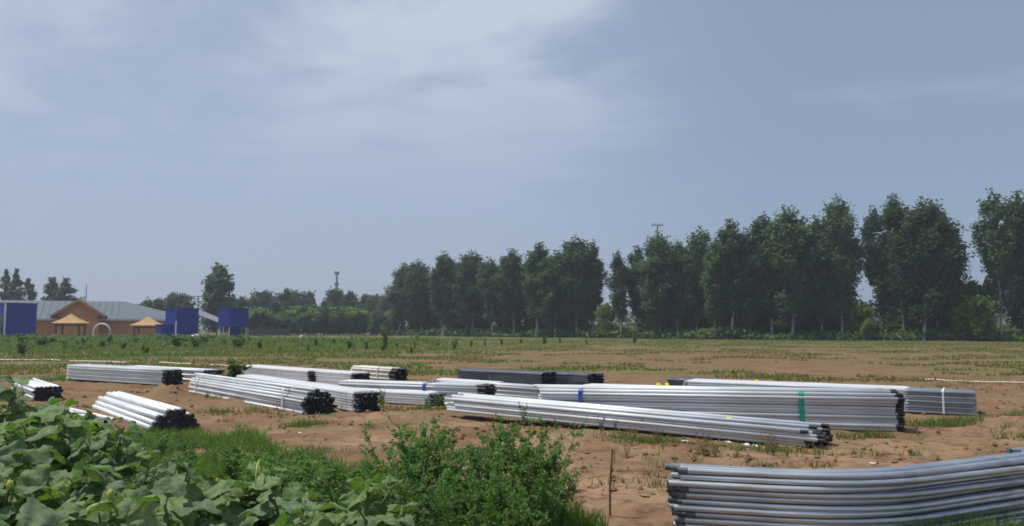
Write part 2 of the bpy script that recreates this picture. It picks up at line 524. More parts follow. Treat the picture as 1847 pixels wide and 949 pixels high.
# soil clods
ico_v = np.array([(0, 0, 1), (.9, 0, .2), (.28, .85, .3), (-.72, .52, .25), (-.72, -.52, .3), (.28, -.85, .2), (0, 0, -.5)])
ico_f = np.array([(0, 1, 2), (0, 2, 3), (0, 3, 4), (0, 4, 5), (0, 5, 1), (6, 2, 1), (6, 3, 2), (6, 4, 3), (6, 5, 4), (6, 1, 5)])
cv, cf, k = [], [], 0
for i in range(9000):
    y = 6.2 + 15 * RNG.random() ** 1.3
    x = RNG.uniform(-0.62, 0.68) * y
    if mnoise.noise(Vector((x * .8, y * .8, 3.3))) < -0.02 or (x < -1.0 and y < 9.5):
        continue
    s = 0.008 + 0.05 * RNG.random() ** 5
    v = ico_v * s * RNG.uniform(0.6, 1.4, (7, 1)) * np.array([1.15, 1.0, .95])
    a = RNG.uniform(0, 6.28); c, sn = math.cos(a), math.sin(a)
    v = np.stack([v[:, 0] * c - v[:, 1] * sn, v[:, 0] * sn + v[:, 1] * c, v[:, 2]], 1) + np.array([x, y, H(x, y) + s * .1])
    cv.append(v); cf.append(ico_f + 7 * k); k += 1
me = mesh_np('soil_clods', np.concatenate(cv), np.concatenate(cf))
me.materials.append(M['ground'])
tag(link('soil_clods', me), "brown soil clods scattered over the bare ground", "clods", kind='stuff')

# ------------------------------------------------------------------ trees
def leaf_quads(cent, size, rng, up=0.35):
    n = len(cent)
    nr = rng.normal(size=(n, 3)); nr[:, 2] = np.abs(nr[:, 2]) + up
    nr /= np.linalg.norm(nr, axis=1, keepdims=True)
    t = rng.normal(size=(n, 3)); u = np.cross(nr, t); u /= np.linalg.norm(u, axis=1, keepdims=True)
    w = np.cross(nr, u)
    s = (size * rng.uniform(0.6, 1.35, (n, 1)))
    u = u * s; w = w * s * 0.62
    fold = nr * s * 0.18
    v = np.stack([cent - u, cent - w + fold, cent + u, cent + w + fold], 1).reshape(-1, 3)
    f = np.arange(4 * n).reshape(n, 4)
    return v, f

def tree_meshes(seed, Ht, W, h0, nl, per, leaf, mat, barkm, up=1.35, lean=0.0, shape='poplar', sig=0.5, gap=0.15):
    rng = np.random.default_rng(seed)
    mb = MB()
    tp = []
    bx = by = 0.0
    for i in range(9):
        t = i / 8
        tp.append((bx, by, t * Ht * 0.93)); bx += rng.normal() * 0.12 + lean; by += rng.normal() * 0.12
    r0 = 0.0075 * Ht + 0.02
    mb.tube([(0, 0, -0.3)] + tp, [r0 * 1.35] + [r0 * (1 - 0.9 * i / 8) + 0.01 for i in range(9)], 8)
    tpa = np.array(tp)
    cents = []
    for i in range(nl):
        t = h0 + (0.97 - h0) * (i + rng.random()) / nl
        az = i * 2.4 + rng.normal() * 0.5
        tt = (t - h0) / (1 - h0)
        if shape == 'poplar':
            env = (0.55 + 0.45 * math.sin(min(1, tt / 0.5) * math.pi / 2)) if tt < 0.45 else (1.0 - 0.72 * ((tt - 0.45) / 0.55) ** 1.6)
        else:
            env = math.sqrt(max(0.05, 1 - (2 * tt - 0.85) ** 2 * 0.8))
        reach = W / 2 * env * rng.uniform(0.55, 1.12)
        p0 = np.array([np.interp(t * Ht, tpa[:, 2], tpa[:, 0]), np.interp(t * Ht, tpa[:, 2], tpa[:, 1]), t * Ht * 0.93])
        rise = reach * up * rng.uniform(0.6, 1.3)
        p1 = p0 + np.array([math.cos(az) * reach, math.sin(az) * reach, rise])
        if shape == 'poplar':
            zc = Ht * (1.0 - 0.30 * (np.hypot(p1[0] - p0[0], p1[1] - p0[1]) / (W / 2)) ** 1.5)
            if p1[2] > zc: p1[2] = zc - rng.random() * 0.8
        elif p1[2] > Ht: p1[2] = Ht - rng.random() * 0.6
        pm = (p0 + p1) / 2 + np.array([math.cos(az) * reach * .12, math.sin(az) * reach * .12, -rise * .10])
        mb.tube([p0, pm, p1], [r0 * 0.30 * (1 - .5 * tt) + .01, r0 * 0.2 * (1 - .5 * tt) + .01, 0.012], 5, caps=False)
        nc = max(3, int(per * (0.5 + 0.7 * env)))
        for c in range(nc):
            if rng.random() < gap: continue
            s = 0.22 + 0.8 * (c + rng.random()) / nc
            p = p0 + (p1 - p0) * s + np.array([math.cos(az), math.sin(az), -1.2 * s * (1 - s)]) * 0.1
            nn = int(rng.uniform(10, 20))
            cents.append(p + np.clip(rng.normal(size=(nn, 3)), -1.7, 1.7) * np.array([sig, sig, sig * 1.15]) * rng.uniform(.6, 1.15))
    # leader
    for c in range(5):
        cents.append(np.array([tp[-1][0], tp[-1][1], Ht * (0.86 + 0.13 * c / 4)]) + np.clip(rng.normal(size=(26, 3)), -1.6, 1.6) * sig * 0.75)
    cents = np.concatenate(cents)
    cents = cents[(cents[:, 2] > 0.3)]
    v, f = leaf_quads(cents, leaf, rng)
    cm = mesh_np('crown', v, f); cm.materials.append(mat)
    tm = mb.mesh('trunk', [barkm])
    return tm, cm

POP = [tree_meshes(100 + i, 18.0, [4.6, 5.6, 4.0, 6.2, 4.8, 5.2, 4.4, 5.8][i], [.16, .10, .22, .12, .18, .09, .14, .20][i], [52, 56, 40, 50, 36, 58, 46, 42][i], [18, 17, 18, 16, 17, 18, 19, 17][i], 0.20,
                   M['poplar'], M['bark'], up=[1.5, 1.35, 1.8, 1.45, 1.7, 1.5, 1.9, 1.4][i], sig=[.42, .50, .38, .48, .36, .46, .40, .44][i], gap=[.10, .08, .16, .12, .2, .1, .14, .18][i]) for i in range(8)]
BACK = [tree_meshes(130 + i, 17.0, 5.6, .05, 44, 9, 0.38, M['poplar'], M['bark'], sig=0.6, gap=.06) for i in range(2)]
BROAD = [tree_meshes(140 + i, 10.0, [6.5, 7.5, 5.0][i], .10, 34, 9, 0.32, M['greytree'], M['darkbark'], up=0.7, shape='round', sig=0.5, gap=.1) for i in range(3)]
PALE = [tree_meshes(150 + i, 6.0, 4.5, .05, 26, 8, 0.28, M['paletree'], M['darkbark'], up=0.8, shape='round', sig=0.42, gap=.1) for i in range(2)]
TALL = [tree_meshes(160, 14.0, 6.2, .06, 40, 10, 0.33, M['greytree'], M['darkbark'], up=1.0, sig=0.5, gap=.12)]
SPARSE = [tree_meshes(170 + i, 15.0, [3.4, 4.2, 5.0][i], .25, 22, 7, 0.36, M['greytree'], M['darkbark'], up=1.5, sig=0.38, gap=.3) for i in range(3)]

def plant_tree(name, ms, base_h, p, h, wscale, label, group, cat='tree'):
    s = h / base_h
    o = thing(name, label, cat, on(p, -0.03), random.uniform(0, 6.28), group, (s * wscale, s * wscale, s))
    link('trunk', ms[0], o); link('crown', ms[1], o)
    return o

# front row of poplars: (pixel column, pixel row of the top); depth comes from the field edge
def edge_depth(px):
    pts = [(600, 182), (720, 165), (900, 140), (1100, 124), (1300, 112), (1500, 104), (1847, 95), (2100, 90)]
    return float(np.interp(px, [a for a, _ in pts], [b for _, b in pts]))
front = [(722, 474), (762, 470), (800, 456), (852, 454), (888, 466), (925, 450), (965, 438), (1002, 452), (1040, 428), (1070, 434),
         (1118, 454), (1147, 444), (1190, 418), (1222, 434), (1255, 412), (1286, 430), (1318, 396), (1352, 412), (1388, 388), (1424, 375), (1478, 392), (1515, 356),
         (1584, 374), (1622, 353), (1660, 362), (1684, 365), (1710, 402), (1800, 344), (1846, 345), (1890, 350)]
for i, (px, top) in enumerate(front):
    d = edge_depth(px) + random.uniform(-1.5, 3.5)
    p = at(px, d)
    h = zat(top, d)
    gr = None
    if px == 722: lab = "poplar ending the tree belt on the side of the lattice mast"
    elif px == 1070: lab = "poplar on the mast side of the narrow gap with the yellow-green young tree"
    elif px == 1118: lab = "poplar on the far side of the narrow gap with the yellow-green young tree"
    elif px == 1190: lab = "poplar with the tip of a pole showing over its top"
    elif px == 1515: lab = "tall rounded poplar just before the slit with two small pale trees"
    elif px == 1584: lab = "poplar just past the slit with two small pale trees"
    elif px == 1710: lab = "shorter poplar leaning into the wide gap with pale green trees"
    elif px == 1800: lab = "very tall poplar bordering the wide gap with pale green trees"
    elif px < 1090:
        lab, gr = "dark green poplar in the lower stretch of the belt before the narrow gap", "poplars of the lower stretch"
    elif px < 1560:
        lab, gr = "tall dark green poplar between the narrow gap and the slit with small pale trees", "poplars of the middle stretch"
    elif px < 1750:
        lab, gr = "very tall poplar between the slit and the wide gap with pale trees", "poplars before the wide gap"
    else:
        lab, gr = "tallest dark poplar past the wide gap with pale green trees", "poplars past the wide gap"
    plant_tree('poplar_tree', POP[(i * 3 + i // 8) % 8], 18.0, p, h, 0.95 if px in (1070, 1118, 1515, 1584, 1684, 1710, 1800) else random.uniform(1.35, 1.6) if px < 1090 else random.uniform(1.1, 1.4), lab, gr)
for r in range(2):
    for i in range(24):
        px = 735 + i * 50 + random.uniform(-14, 14) + r * 22
        if abs(px - 1094) < 40 or abs(px - 1752) < 62 or abs(px - 1556) < 44:
            continue
        d = edge_depth(px) + 8 + 8 * r + random.uniform(-1, 2)
        top = np.interp(px, [f[0] for f in front], [f[1] for f in front]) + (22 if px < 1090 else 36) + random.uniform(-4, 26)
        plant_tree('poplar_tree', BACK[i % 2], 17.0, at(px, d), max(6.0, zat(top, d)), random.uniform(1.15, 1.4),
                   "dark poplar standing in the second row behind the front poplars" if r == 0 else "dark poplar deep in the belt behind two other rows",
                   "poplars in the second row" if r == 0 else "poplars deep in the belt")

# bright trees in the gaps of the row
for k, (px, top, dd) in enumerate([(1752, 515, 3), (1766, 540, -2), (1742, 550, -1)]):
    d = edge_depth(px) + dd
    plant_tree('pale_tree', PALE[k % 2], 6.0, at(px, d), zat(top, d), 1.0, "pale green bushy tree in the wide gap of the poplar row", "pale trees in the wide gap")
for k, (px, top, dd) in enumerate([(1553, 550, 1), (1562, 578, -2)]):
    d = edge_depth(px) + dd
    plant_tree('pale_tree', PALE[k % 2], 6.0, at(px, d), zat(top, d), 0.9, "small pale green tree low between two tall poplars", "pale trees low between poplars")
d = edge_depth(1094) + 1
plant_tree('pale_tree', PALE[0], 6.0, at(1094, d), zat(552, d), 0.8, "single yellow-green young tree in the narrow gap of the poplar row", None)

# trees of the hazy middle: (px, top row, depth)
mid = [(455, 538, 190), (480, 527, 200), (497, 545, 180), (518, 524, 196), (535, 528, 205), (558, 528, 200), (586, 545, 185), (606, 524, 210), (634, 528, 208),
       (658, 534, 205), (680, 534, 230), (700, 538, 200)]
for k, (px, top, d) in enumerate(mid):
    plant_tree('hazy_tree', BROAD[k % 3], 10.0, at(px, d), zat(top, d), random.uniform(.75, 1.0), "dark round-headed tree between the blue cabins and the poplars", "trees between cabins and poplars")
for k in range(26):
    px = 440 + k * 11 + random.uniform(-4, 4)
    d = random.uniform(165, 178)
    plant_tree('low_tree', BROAD[(k + 1) % 3] if k % 3 else PALE[k % 2], 10.0 if k % 3 else 6.0, at(px, d), zat(random.uniform(553, 574), d), random.uniform(1.1, 1.6),
               "low bushy tree in front of the taller trees behind the dark fence", "low bushy trees behind the fence")
# left of the middle
plant_tree('lone_tree', TALL[0], 14.0, at(395, 165), zat(479, 165), 1.15, "tall lone leafy tree rising behind the blue cabins", None)
for k, (px, top) in enumerate([(8, 488), (31, 486), (56, 504), (92, 502), (121, 503)]):
    plant_tree('thin_tree', SPARSE[k % 3], 15.0, at(px, 176), zat(top, 176), [.75, .8, .95, 1.5, 1.5][k], "thin upright tree rising over the long grey roof", "thin trees behind the long roof")
for k, (px, top) in enumerate([(268, 545), (290, 540), (312, 530), (330, 533), (425, 540), (437, 537), (412, 548)]):
    plant_tree('round_tree', BROAD[k % 3], 10.0, at(px, 182), zat(top, 182), .95, "dark round tree peeping over the low end of the grey roof" if px < 400 else "dark round tree just behind the raised blue cabin",
               "round trees at the roof end" if px < 400 else "round trees behind the raised cabin")

# undergrowth along the foot of the belt
cs = []
for i in range(24000):
    px = RNG.uniform(690, 2000)
    d = edge_depth(px) + RNG.uniform(-1.5, 26)
    p = at(px, d)
    hh = 1.1 + 1.0 * mnoise.noise(Vector((p.x * .12, p.y * .12, 0))) + 0.05 * (d - edge_depth(px))
    cs.append((p.x, p.y, abs(RNG.random()) * max(.4, hh)))
v, f = leaf_quads(np.array(cs), 0.42, RNG)
me = mesh_np('undergrowth', v, f); me.materials.append(M['shrub'])
tag(link('undergrowth', me), "dark green undergrowth along the foot of the poplar belt", "undergrowth", kind='stuff')
# a far-off wood closing the horizon
cs = []
for i in range(16000):
    px = RNG.uniform(-900, 2700)
    d = RNG.uniform(250, 300)
    p = at(px, d)
    hh = 7.0 + 3.0 * mnoise.noise(Vector((p.x * .05, 3.0, 0))) + 2.0 * mnoise.noise(Vector((p.x * .2, 1.0, 0)))
    cs.append((p.x, p.y, RNG.random() ** 0.8 * max(2, hh)))
v, f = leaf_quads(np.array(cs), 1.0, RNG)
me = mesh_np('far_wood', v, f); me.materials.append(M['greytree'])
tag(link('far_wood', me), "far-off dark wood closing the view behind the field", "wood", kind='stuff')

# ------------------------------------------------------------------ masts and poles
def mast(px, d, top_py, label):
    zt = zat(top_py, d)
    o = thing('lattice_mast', label, 'mast', on(at(px, d), -.1))
    mb = MB()
    w0, w1 = 0.45, 0.14
    for sx in (-1, 1):
        for sy in (-1, 1):
            mb.tube([(sx * w0, sy * w0, 0), (sx * w1, sy * w1, zt)], .09, 5)
    n = 14
    for i in range(n):
        a, b = i / n, (i + 1) / n
        wa, wb = w0 + (w1 - w0) * a, w0 + (w1 - w0) * b
        for (s1, s2) in (((-1, -1), (1, -1)), ((1, -1), (1, 1)), ((1, 1), (-1, 1)), ((-1, 1), (-1, -1))):
            mb.tube([(s1[0] * wa, s1[1] * wa, a * zt), (s2[0] * wb, s2[1] * wb, b * zt)], .045, 4, caps=False)
    link('lattice', mb.mesh('lattice', [M['greymetal']]), o)
    for zz, rr in ((zt, .6), (zt - 3.4, .5)):
        r = MB()
        r.tube([(rr * math.cos(t * math.pi / 6), rr * math.sin(t * math.pi / 6), zz - .35) for t in range(13)], .08, 5, caps=False)
        for t in range(3):
            a = t * 2.094 + .4
            r.tube([(0, 0, zz - .35), (rr * math.cos(a), rr * math.sin(a), zz - .35)], .05, 4)
        rg = link('antenna_ring', r.mesh('antenna_ring', [M['greymetal']]), o)
        for t in range(6):
            a = t * 1.047
            q = MB(); q.box((-.10, -.08, -.5), (.10, .08, .4))
            link('antenna_panel', q.mesh('antenna_panel', [M['greymetal']]), rg, (rr * math.cos(a), rr * math.sin(a), zz - .3), (0, 0, a))
mast(608, 235, 490, "slim grey lattice antenna mast rising over the low trees")

def pole(px, d, top_py, label, arms, name='utility_pole'):
    zt = zat(top_py, d)
    o = thing(name, label, 'pole', on(at(px, d), -.1))
    mb = MB(); mb.tube([(0, 0, 0), (0, 0, zt)], [.19, .12], 8)
    link('pole', mb.mesh('pole', [M['concrete']]), o)
    for zz, ww in arms:
        mb = MB(); mb.box((-ww, -.06, zt - zz - .07), (ww, .06, zt - zz + .07))
        a = link('crossarm', mb.mesh('crossarm', [M['greymetal']]), o)
        for sx in (-.9, -.35, .35, .9):
            q = MB(); q.tube([(0, 0, 0), (0, 0, .12), (0, 0, .3)], [.04, .08, .05], 6)
            link('insulator', q.mesh('insulator', [M['concrete']]), a, (sx * ww, 0, zt - zz + .07))
pole(360, 172, 533, "utility pole with two crossarms beside the lone tall tree", [(.2, 2.2), (1.3, 2.6)])
pole(1187, 133, 404, "pole with crossarm tip showing above the tall poplars", [(.15, 1.0), (2.2, 1.9)])
zt = zat(511, 150)
o = thing('antenna_pole', "thin antenna pole with short rods behind the gabled building", 'antenna', on(at(158, 150), -.1))
mb = MB(); mb.tube([(0, 0, 0), (0, 0, zt - 1.5), (0, 0, zt)], [.12, .08, .03], 8); link('pole', mb.mesh('pole', [M['concrete']]), o)
for k, (zz, ww) in enumerate([(.5, .35), (1.0, .5), (1.5, .3), (2.6, .55)]):
    mb = MB(); mb.tube([(-ww, 0, 0), (ww, .1, .06)], .03, 6); link('rod', mb.mesh('rod', [M['greymetal']]), o, (0, 0, zt - zz), (0, 0, k * .5))

# ------------------------------------------------------------------ long brick building
BL, BR = at(-70, 132), at(352, 146)
bd = (BR - BL); blen = bd.length; bang = math.atan2(bd.y, bd.x)
bld = thing('brick_building', "long low brown brick building with grey roof and a central front gable", 'building', on(BL, -.15), bang)
EV, RG, DP = 3.3, 6.5, 9.0
def bx_of(px):
    """distance along the facade for a pixel column"""
    lo, hi = 0, blen
    for _ in range(40):
        m_ = (lo + hi) / 2; q = BL + bd * (m_ / blen)
        if CX + q.x / q.y * F / 1.0035 < px: lo = m_
        else: hi = m_
    return lo
mb = MB(); mb.box((0, 0, 0), (blen, DP, EV))
mb.add([(0, 0, EV), (0, DP, EV), (0, DP / 2, RG - .1)], [(0, 2, 1)])
link('wall', mb.mesh('wall', [M['brick']]), bld)
mb = MB()
ov = .7
A = [(-ov, -ov, EV - .1), (blen + ov, -ov, EV - .1), (blen - 12.0, DP / 2, RG), (1.5, DP / 2, RG), (-ov, DP + ov, EV - .1), (blen + ov, DP + ov, EV - .1)]
B_ = [(x, y, z + .22) for x, y, z in A]
mb.add(A + B_, [(6, 7, 8, 9), (9, 8, 11, 10), (0, 3, 2, 1), (3, 4, 5, 2), (0, 1, 7, 6), (4, 10, 11, 5), (0, 6, 9, 3), (3, 9, 10, 4), (1, 2, 8, 7), (2, 5, 11, 8)])
rf = link('roof', mb.mesh('roof', [M['roof']]), bld)
for i in range(int(blen / 1.1)):
    x = 2.2 + i * 1.1
    if x > blen - 12.5: break
    q = MB(); q.tube([(x, -ov - .02, EV + .13), (x, DP / 2, RG + .24)], .05, 4)
    link('roof_rib', q.mesh('roof_rib', [M['roof']]), rf)
mb = MB(); mb.box((-ov, -ov - .12, EV - .2), (blen + ov, -ov - .02, EV + .1))
link('fascia', mb.mesh('fascia', [M['fascia']]), bld)
g0, g1 = bx_of(112), bx_of(186)
gm = (g0 + g1) / 2; PJ = 2.4
GE, GR = 4.7, 6.9
gw = link('gable_bay', None, bld)
mb = MB()
mb.add([(g0, -PJ, 0), (g1, -PJ, 0), (g1, -PJ, GE), (gm, -PJ, GR - .25), (g0, -PJ, GE), (g0, 3, 0), (g1, 3, 0), (g1, 3, GE), (gm, 3, GR - .25), (g0, 3, GE)],
       [(0, 1, 2, 3, 4), (1, 6, 7, 2), (0, 4, 9, 5)])
link('gable_wall', mb.mesh('gable_wall', [M['brick']]), gw)
sl = (GR - GE) / (gm - g0)
for s_ in (-1, 1):
    ex = gm + s_ * (gm - g0 + 1.0); ez = GE - sl * 1.0
    mb = MB()
    a = [(gm, -PJ - .8, GR), (ex, -PJ - .8, ez), (ex, 4.5, ez), (gm, 4.5, GR)]
    b = [(x, y, z - .3) for x, y, z in a]
    mb.add(a + b, [(0, 1, 2, 3), (7, 6, 5, 4), (0, 4, 5, 1), (1, 5, 6, 2), (2, 6, 7, 3)])
    link('gable_roof', mb.mesh('gable_roof', [M['roof']]), gw)
    mb = MB()
    e2 = gm + s_ * (gm - g0 + .98); z2 = GE - sl * .98
    a = [(gm, -PJ - .83, GR - .02), (e2, -PJ - .83, z2 - .02), (e2, -PJ - .83, z2 - .5), (gm, -PJ - .83, GR - .5)]
    b = [(x, y + .02, z) for x, y, z in a]
    mb.add(a + b, [(0, 1, 2, 3), (7, 6, 5, 4), (0, 4, 5, 1), (1, 5, 6, 2), (2, 6, 7, 3)])
    link('bargeboard', mb.mesh('bargeboard', [M['brick'] if s_ < 0 else M['brick']]), gw)
    mb = MB()
    x0, x1 = sorted((gm + s_ * (gm - g0 - .5), ex))
    mb.box((x0, -PJ - .7, ez - .55), (x1, -PJ + .1, ez - .30))
    link('eave_return', mb.mesh('eave_return', [M['eave_shade']]), gw)

# ------------------------------------------------------------------ gazebos and arch
def gazebo(px, d, width, top_py, label):
    p = at(px, d)
    o = thing('gazebo', label, 'gazebo', on(p), .25)
    zt = zat(top_py, d); w = width / 2; ez = zt - 1.35
    mb = MB()
    ring = lambda r, z: [(r * math.cos(math.pi / 4 + k * math.pi / 2) * 1.414, r * math.sin(math.pi / 4 + k * math.pi / 2) * 1.414, z) for k in range(4)]
    vs = ring(w, ez) + ring(w * .52, ez + .55) + ring(.1, zt) + ring(w - .02, ez - .12)
    fs = []
    for k in range(4):
        n = (k + 1) % 4
        fs += [(k, n, 4 + n, 4 + k), (4 + k, 4 + n, 8 + n, 8 + k), (12 + k, 12 + n, n, k)]
    fs += [(8, 9, 10, 11), (15, 14, 13, 12)]
    mb.add(vs, fs)
    link('roof', mb.mesh('roof', [M['thatch']]), o)
    for sx in (-1, 1):
        for sy in (-1, 1):
            q = MB(); q.box((-.13, -.13, -.2), (.13, .13, ez - .1))
            link('post', q.mesh('post', [M['gazwood']]), o, (sx * w * .72, sy * w * .72, 0))
    for s_ in (-1, 1):
        q = MB(); q.box((-w * .72 + .13, -.09, ez - .45), (w * .72 - .13, .09, ez - .22))
        link('beam', q.mesh('beam', [M['gazwood']]), o, (0, s_ * w * .72, 0))
        q = MB(); q.box((-w * .72 + .13, -.2, .35), (w * .72 - .13, .2, .5))
        link('bench', q.mesh('bench', [M['gazwood']]), o, (0, s_ * w * .70, 0))
gazebo(133, 118, 4.3, 567, "tan-roofed timber gazebo in front of the brick gable")
gazebo(271, 124, 4.5, 571, "tan-roofed timber gazebo beside the tall blue cabin")

d = 114
o = thing('garden_arch', "white ring-shaped garden arch standing between the two gazebos", 'arch', on(at(189, d)))
ro = 1.25
mb = MB()
mb.tube([(ro * math.cos(t), 0, 1.0 + ro * math.sin(t)) for t in np.linspace(-.75, math.pi + .75, 26)], .12, 8)
link('ring', mb.mesh('ring', [M['white_paint']]), o)
for s_ in (-1, 1):
    q = MB(); q.box((-.25, -.25, -.2), (.25, .25, .28))
    link('foot', q.mesh('foot', [M['concrete']]), o, (s_ * ro * math.cos(.75), 0, 0))

# ------------------------------------------------------------------ blue cabins
def clad(o, name, w, dpt, z0, z1, loc=(0, 0, 0), n=6):
    """a box clad in separate upright sheets"""
    x, y, _ = loc
    mb = MB(); mb.box((x - w / 2 + .05, y - dpt / 2 + .05, z0), (x + w / 2 - .05, y + dpt / 2 - .05, z1 - .02))
    core = link(name, mb.mesh(name, [M['blue']]), o)
    for side_, ln in ((0, w), (1, dpt), (2, w), (3, dpt)):
        k = max(2, int(n * ln / w)); sw = ln / k
        q = MB(); q.box((0.015, -.05, z0), (sw - .015, 0, z1)); q.box((sw * .45, -.09, z0 + .01), (sw * .55, -.05, z1 - .01))
        me = q.mesh('sheet', [M['blue']])
        for j in range(k):
            a = side_ * math.pi / 2
            base = [(x - w / 2, y - dpt / 2 + .05), (x + w / 2 - .05, y - dpt / 2), (x + w / 2, y + dpt / 2 - .05), (x - w / 2 + .05, y + dpt / 2)][side_]
            link('sheet', me, core, (base[0] + math.cos(a) * sw * j, base[1] + math.sin(a) * sw * j, 0), (0, 0, a))
    mb = MB(); mb.box((x - w / 2 - .1, y - dpt / 2 - .12, z1), (x + w / 2 + .1, y + dpt / 2 + .12, z1 + .1))
    link('flat_roof', mb.mesh('flat_roof', [M['blue']]), o)
    return core

D1 = 112
o = thing('blue_cabin', "tall blue sheet-metal cabin with white corner post and low side box", 'cabin', on(at(36, D1), -.1), 1.02)
zt = zat(547, D1)
clad(o, 'cabin_body', 4.2, 2.4, 0, zt)
clad(o, 'side_box', 1.5, 1.8, 0, zat(588, D1), (1.2, 2.15, 0), 3)
mb = MB(); mb.tube([(0, 0, 0), (0, 0, zt)], .13, 8); link('post', mb.mesh('post', [M['white_paint']]), o, (-2.25, -1.35, 0))
mb = MB(); mb.box((-4.6, -.9, 0), (-2.35, .8, zat(570, D1))); link('annex', mb.mesh('annex', [M['greymetal']]), o)

D2 = 117
o = thing('blue_cabin', "tall blue sheet-metal cabin next to the gazebo with a white sack at its foot", 'cabin', on(at(332, D2), -.1), .98)
zt = zat(556, D2)
clad(o, 'cabin_body', 3.6, 2.9, 0, zt)
clad(o, 'side_box', 1.6, 1.4, 0, zat(585, D2), (-2.65, 0.5, 0), 3)
mb = MB(); mb.tube([(0, 0, 0), (0, 0, zat(578, D2))], .1, 8); link('post', mb.mesh('post', [M['white_paint']]), o, (-2.0, -1.62, 0))

D3 = 121
o = thing('blue_cabin', "blue sheet-metal cabin raised on a narrow blue base and white legs", 'cabin', on(at(424, D3), -.1), .95)
zb, zt = zat(588, D3), zat(556, D3)
clad(o, 'cabin_body', 3.4, 2.9, zb, zt)
clad(o, 'base', 1.3, 1.3, 0, zb - .12, (.3, .1, 0), 3)
for sx in (-1.5, 1.5):
    for sy in (-1.2, 1.2):
        q = MB(); q.tube([(0, 0, 0), (0, 0, zb)], .09, 8); link('leg', q.mesh('leg', [M['white_paint']]), o, (sx, sy, 0))

d = 128
o = thing('grey_canopy', "grey sloping canopy on thin posts between two blue cabins", 'canopy', on(at(386, d)), .1)
z1, z0 = zat(558, d), zat(582, d)
mb = MB(); a = [(-2.6, -2.2, z1 - .5), (2.6, -2.2, z0 - .3), (2.6, 2.2, z0), (-2.6, 2.2, z1)]
mb.add(a + [(x, y, z - .15) for x, y, z in a], [(0, 1, 2, 3), (7, 6, 5, 4), (0, 4, 5, 1), (1, 5, 6, 2), (2, 6, 7, 3), (3, 7, 4, 0)])
link('roof', mb.mesh('roof', [M['greymetal']]), o)
for sx in (-2.3, 2.3):
    for sy in (-1.9, 1.9):
        q = MB(); q.tube([(0, 0, -.1), (0, 0, np.interp(sx, [-2.6, 2.6], [z1 - .65, z0 - .45]))], .07, 6)
        link('post', q.mesh('post', [M['white_paint']]), o, (sx, sy, 0))

# dark fence
FA, FB = at(452, 150), at(525, 158)
fd = FB - FA
o = thing('board_fence', "low dark board fence beyond the raised blue cabin", 'fence', on(FA), math.atan2(fd.y, fd.x))
nb = 26
q = MB(); q.box((0, 0, .1), (fd.length / nb - .03, .05, 1.45)); bm_ = q.mesh('board', [M['fence']])
for i in range(nb):
    link('board', bm_, o, (i * fd.length / nb, 0, random.uniform(-.05, .05)))
q = MB(); q.box((-.07, .05, -.3), (.07, .2, 1.6)); pm_ = q.mesh('post', [M['concrete']])
for i in range(5):
    link('post', pm_, o, (i * fd.length / 4, 0, 0))

def sack(px, d, s, label):
    me = bpy.data.meshes.new('sack')
    import bmesh
    bm = bmesh.new(); bmesh.ops.create_icosphere(bm, subdivisions=3, radius=1)
    for v in bm.verts:
        n = mnoise.noise(v.co * 1.7 + Vector((px, 0, 0)))
        v.co *= 1 + .22 * n
        v.co.z = max(v.co.z * .62, -.38) + .36 + .25 * v.co.x
    bm.to_mesh(me); bm.free()
    me.materials.append(M['sack'])
    for pl in me.polygons: pl.use_smooth = True
    tag(link('sack', me, None, on(at(px, d)), (0, 0, .3), (s, s * .6, s)), label, 'sack')
sack(355, 104, .75, "white stuffed sack lying at the foot of the tall blue cabin")
sack(545, 118, .5, "small white sack standing alone at the field edge")

# ------------------------------------------------------------------ shrubs / saplings in the field
def weed_mesh(seed, Hh, R, nst, nbr, nleaf, leaf, mat, stemm, strawf=0.12, topf=.5, elong=.62):
    rng = np.random.default_rng(seed)
    mb = MB(); cents = []
    for s in range(nst):
        az = s * 2.4 + rng.normal() * .4; lean = rng.uniform(.1, 1.0) * R
        h = Hh * rng.uniform(.65, 1.0)
        b0 = np.array([rng.normal() * .03 * R, rng.normal() * .03 * R, -.02])
        tip = np.array([math.cos(az) * lean, math.sin(az) * lean, h])
        midp = (b0 + tip) / 2 + np.array([-math.cos(az), -math.sin(az), 0]) * lean * .12
        mb.tube([b0, midp, tip], [.006 + .006 * Hh, .005 + .003 * Hh, .002], 5, caps=False)
        for b in range(nbr):
            t = rng.uniform(.12, 1.0)
            p0 = b0 * (1 - t) ** 2 + 2 * midp * t * (1 - t) + tip * t ** 2
            a2 = rng.uniform(0, 6.28); ln = R * rng.uniform(.2, .55) * (1.15 - .7 * t)
            p1 = p0 + np.array([math.cos(a2) * ln, math.sin(a2) * ln, ln * rng.uniform(.2, 1.0)])
            mb.tube([p0, p1], [.003, .0015], 4, caps=False)
            for l in range(nleaf):
                q = rng.uniform(.15, 1.05)
                cents.append(p0 + (p1 - p0) * q + rng.normal(size=3) * leaf * .8)
    cents = np.array(cents)
    cents[:, 2] = np.maximum(cents[:, 2], .015)
    v, f = leaf_quads(cents, leaf, rng, up=.5)
    me = mesh_np('foliage', v, f); me.materials.append(mat)
    at_ = me.attributes.new('tint', 'FLOAT', 'POINT')
    tint = np.repeat(np.where(rng.random(len(cents)) < strawf, rng.uniform(.4, 1, len(cents)), rng.uniform(0, .15, len(cents))), 4)
    at_.data.foreach_set('value', tint.astype(np.float32))
    return mb.mesh('stem', [stemm]), me

def plant_weed(name, ms, p, s, label, group, cat='weed', wide=1.0):
    o = thing(name, label, cat, on(p), random.uniform(0, 6.28), group, (s * wide, s * wide, s))
    link('stem', ms[0], o); link('foliage', ms[1], o, kind='stuff')
    return o

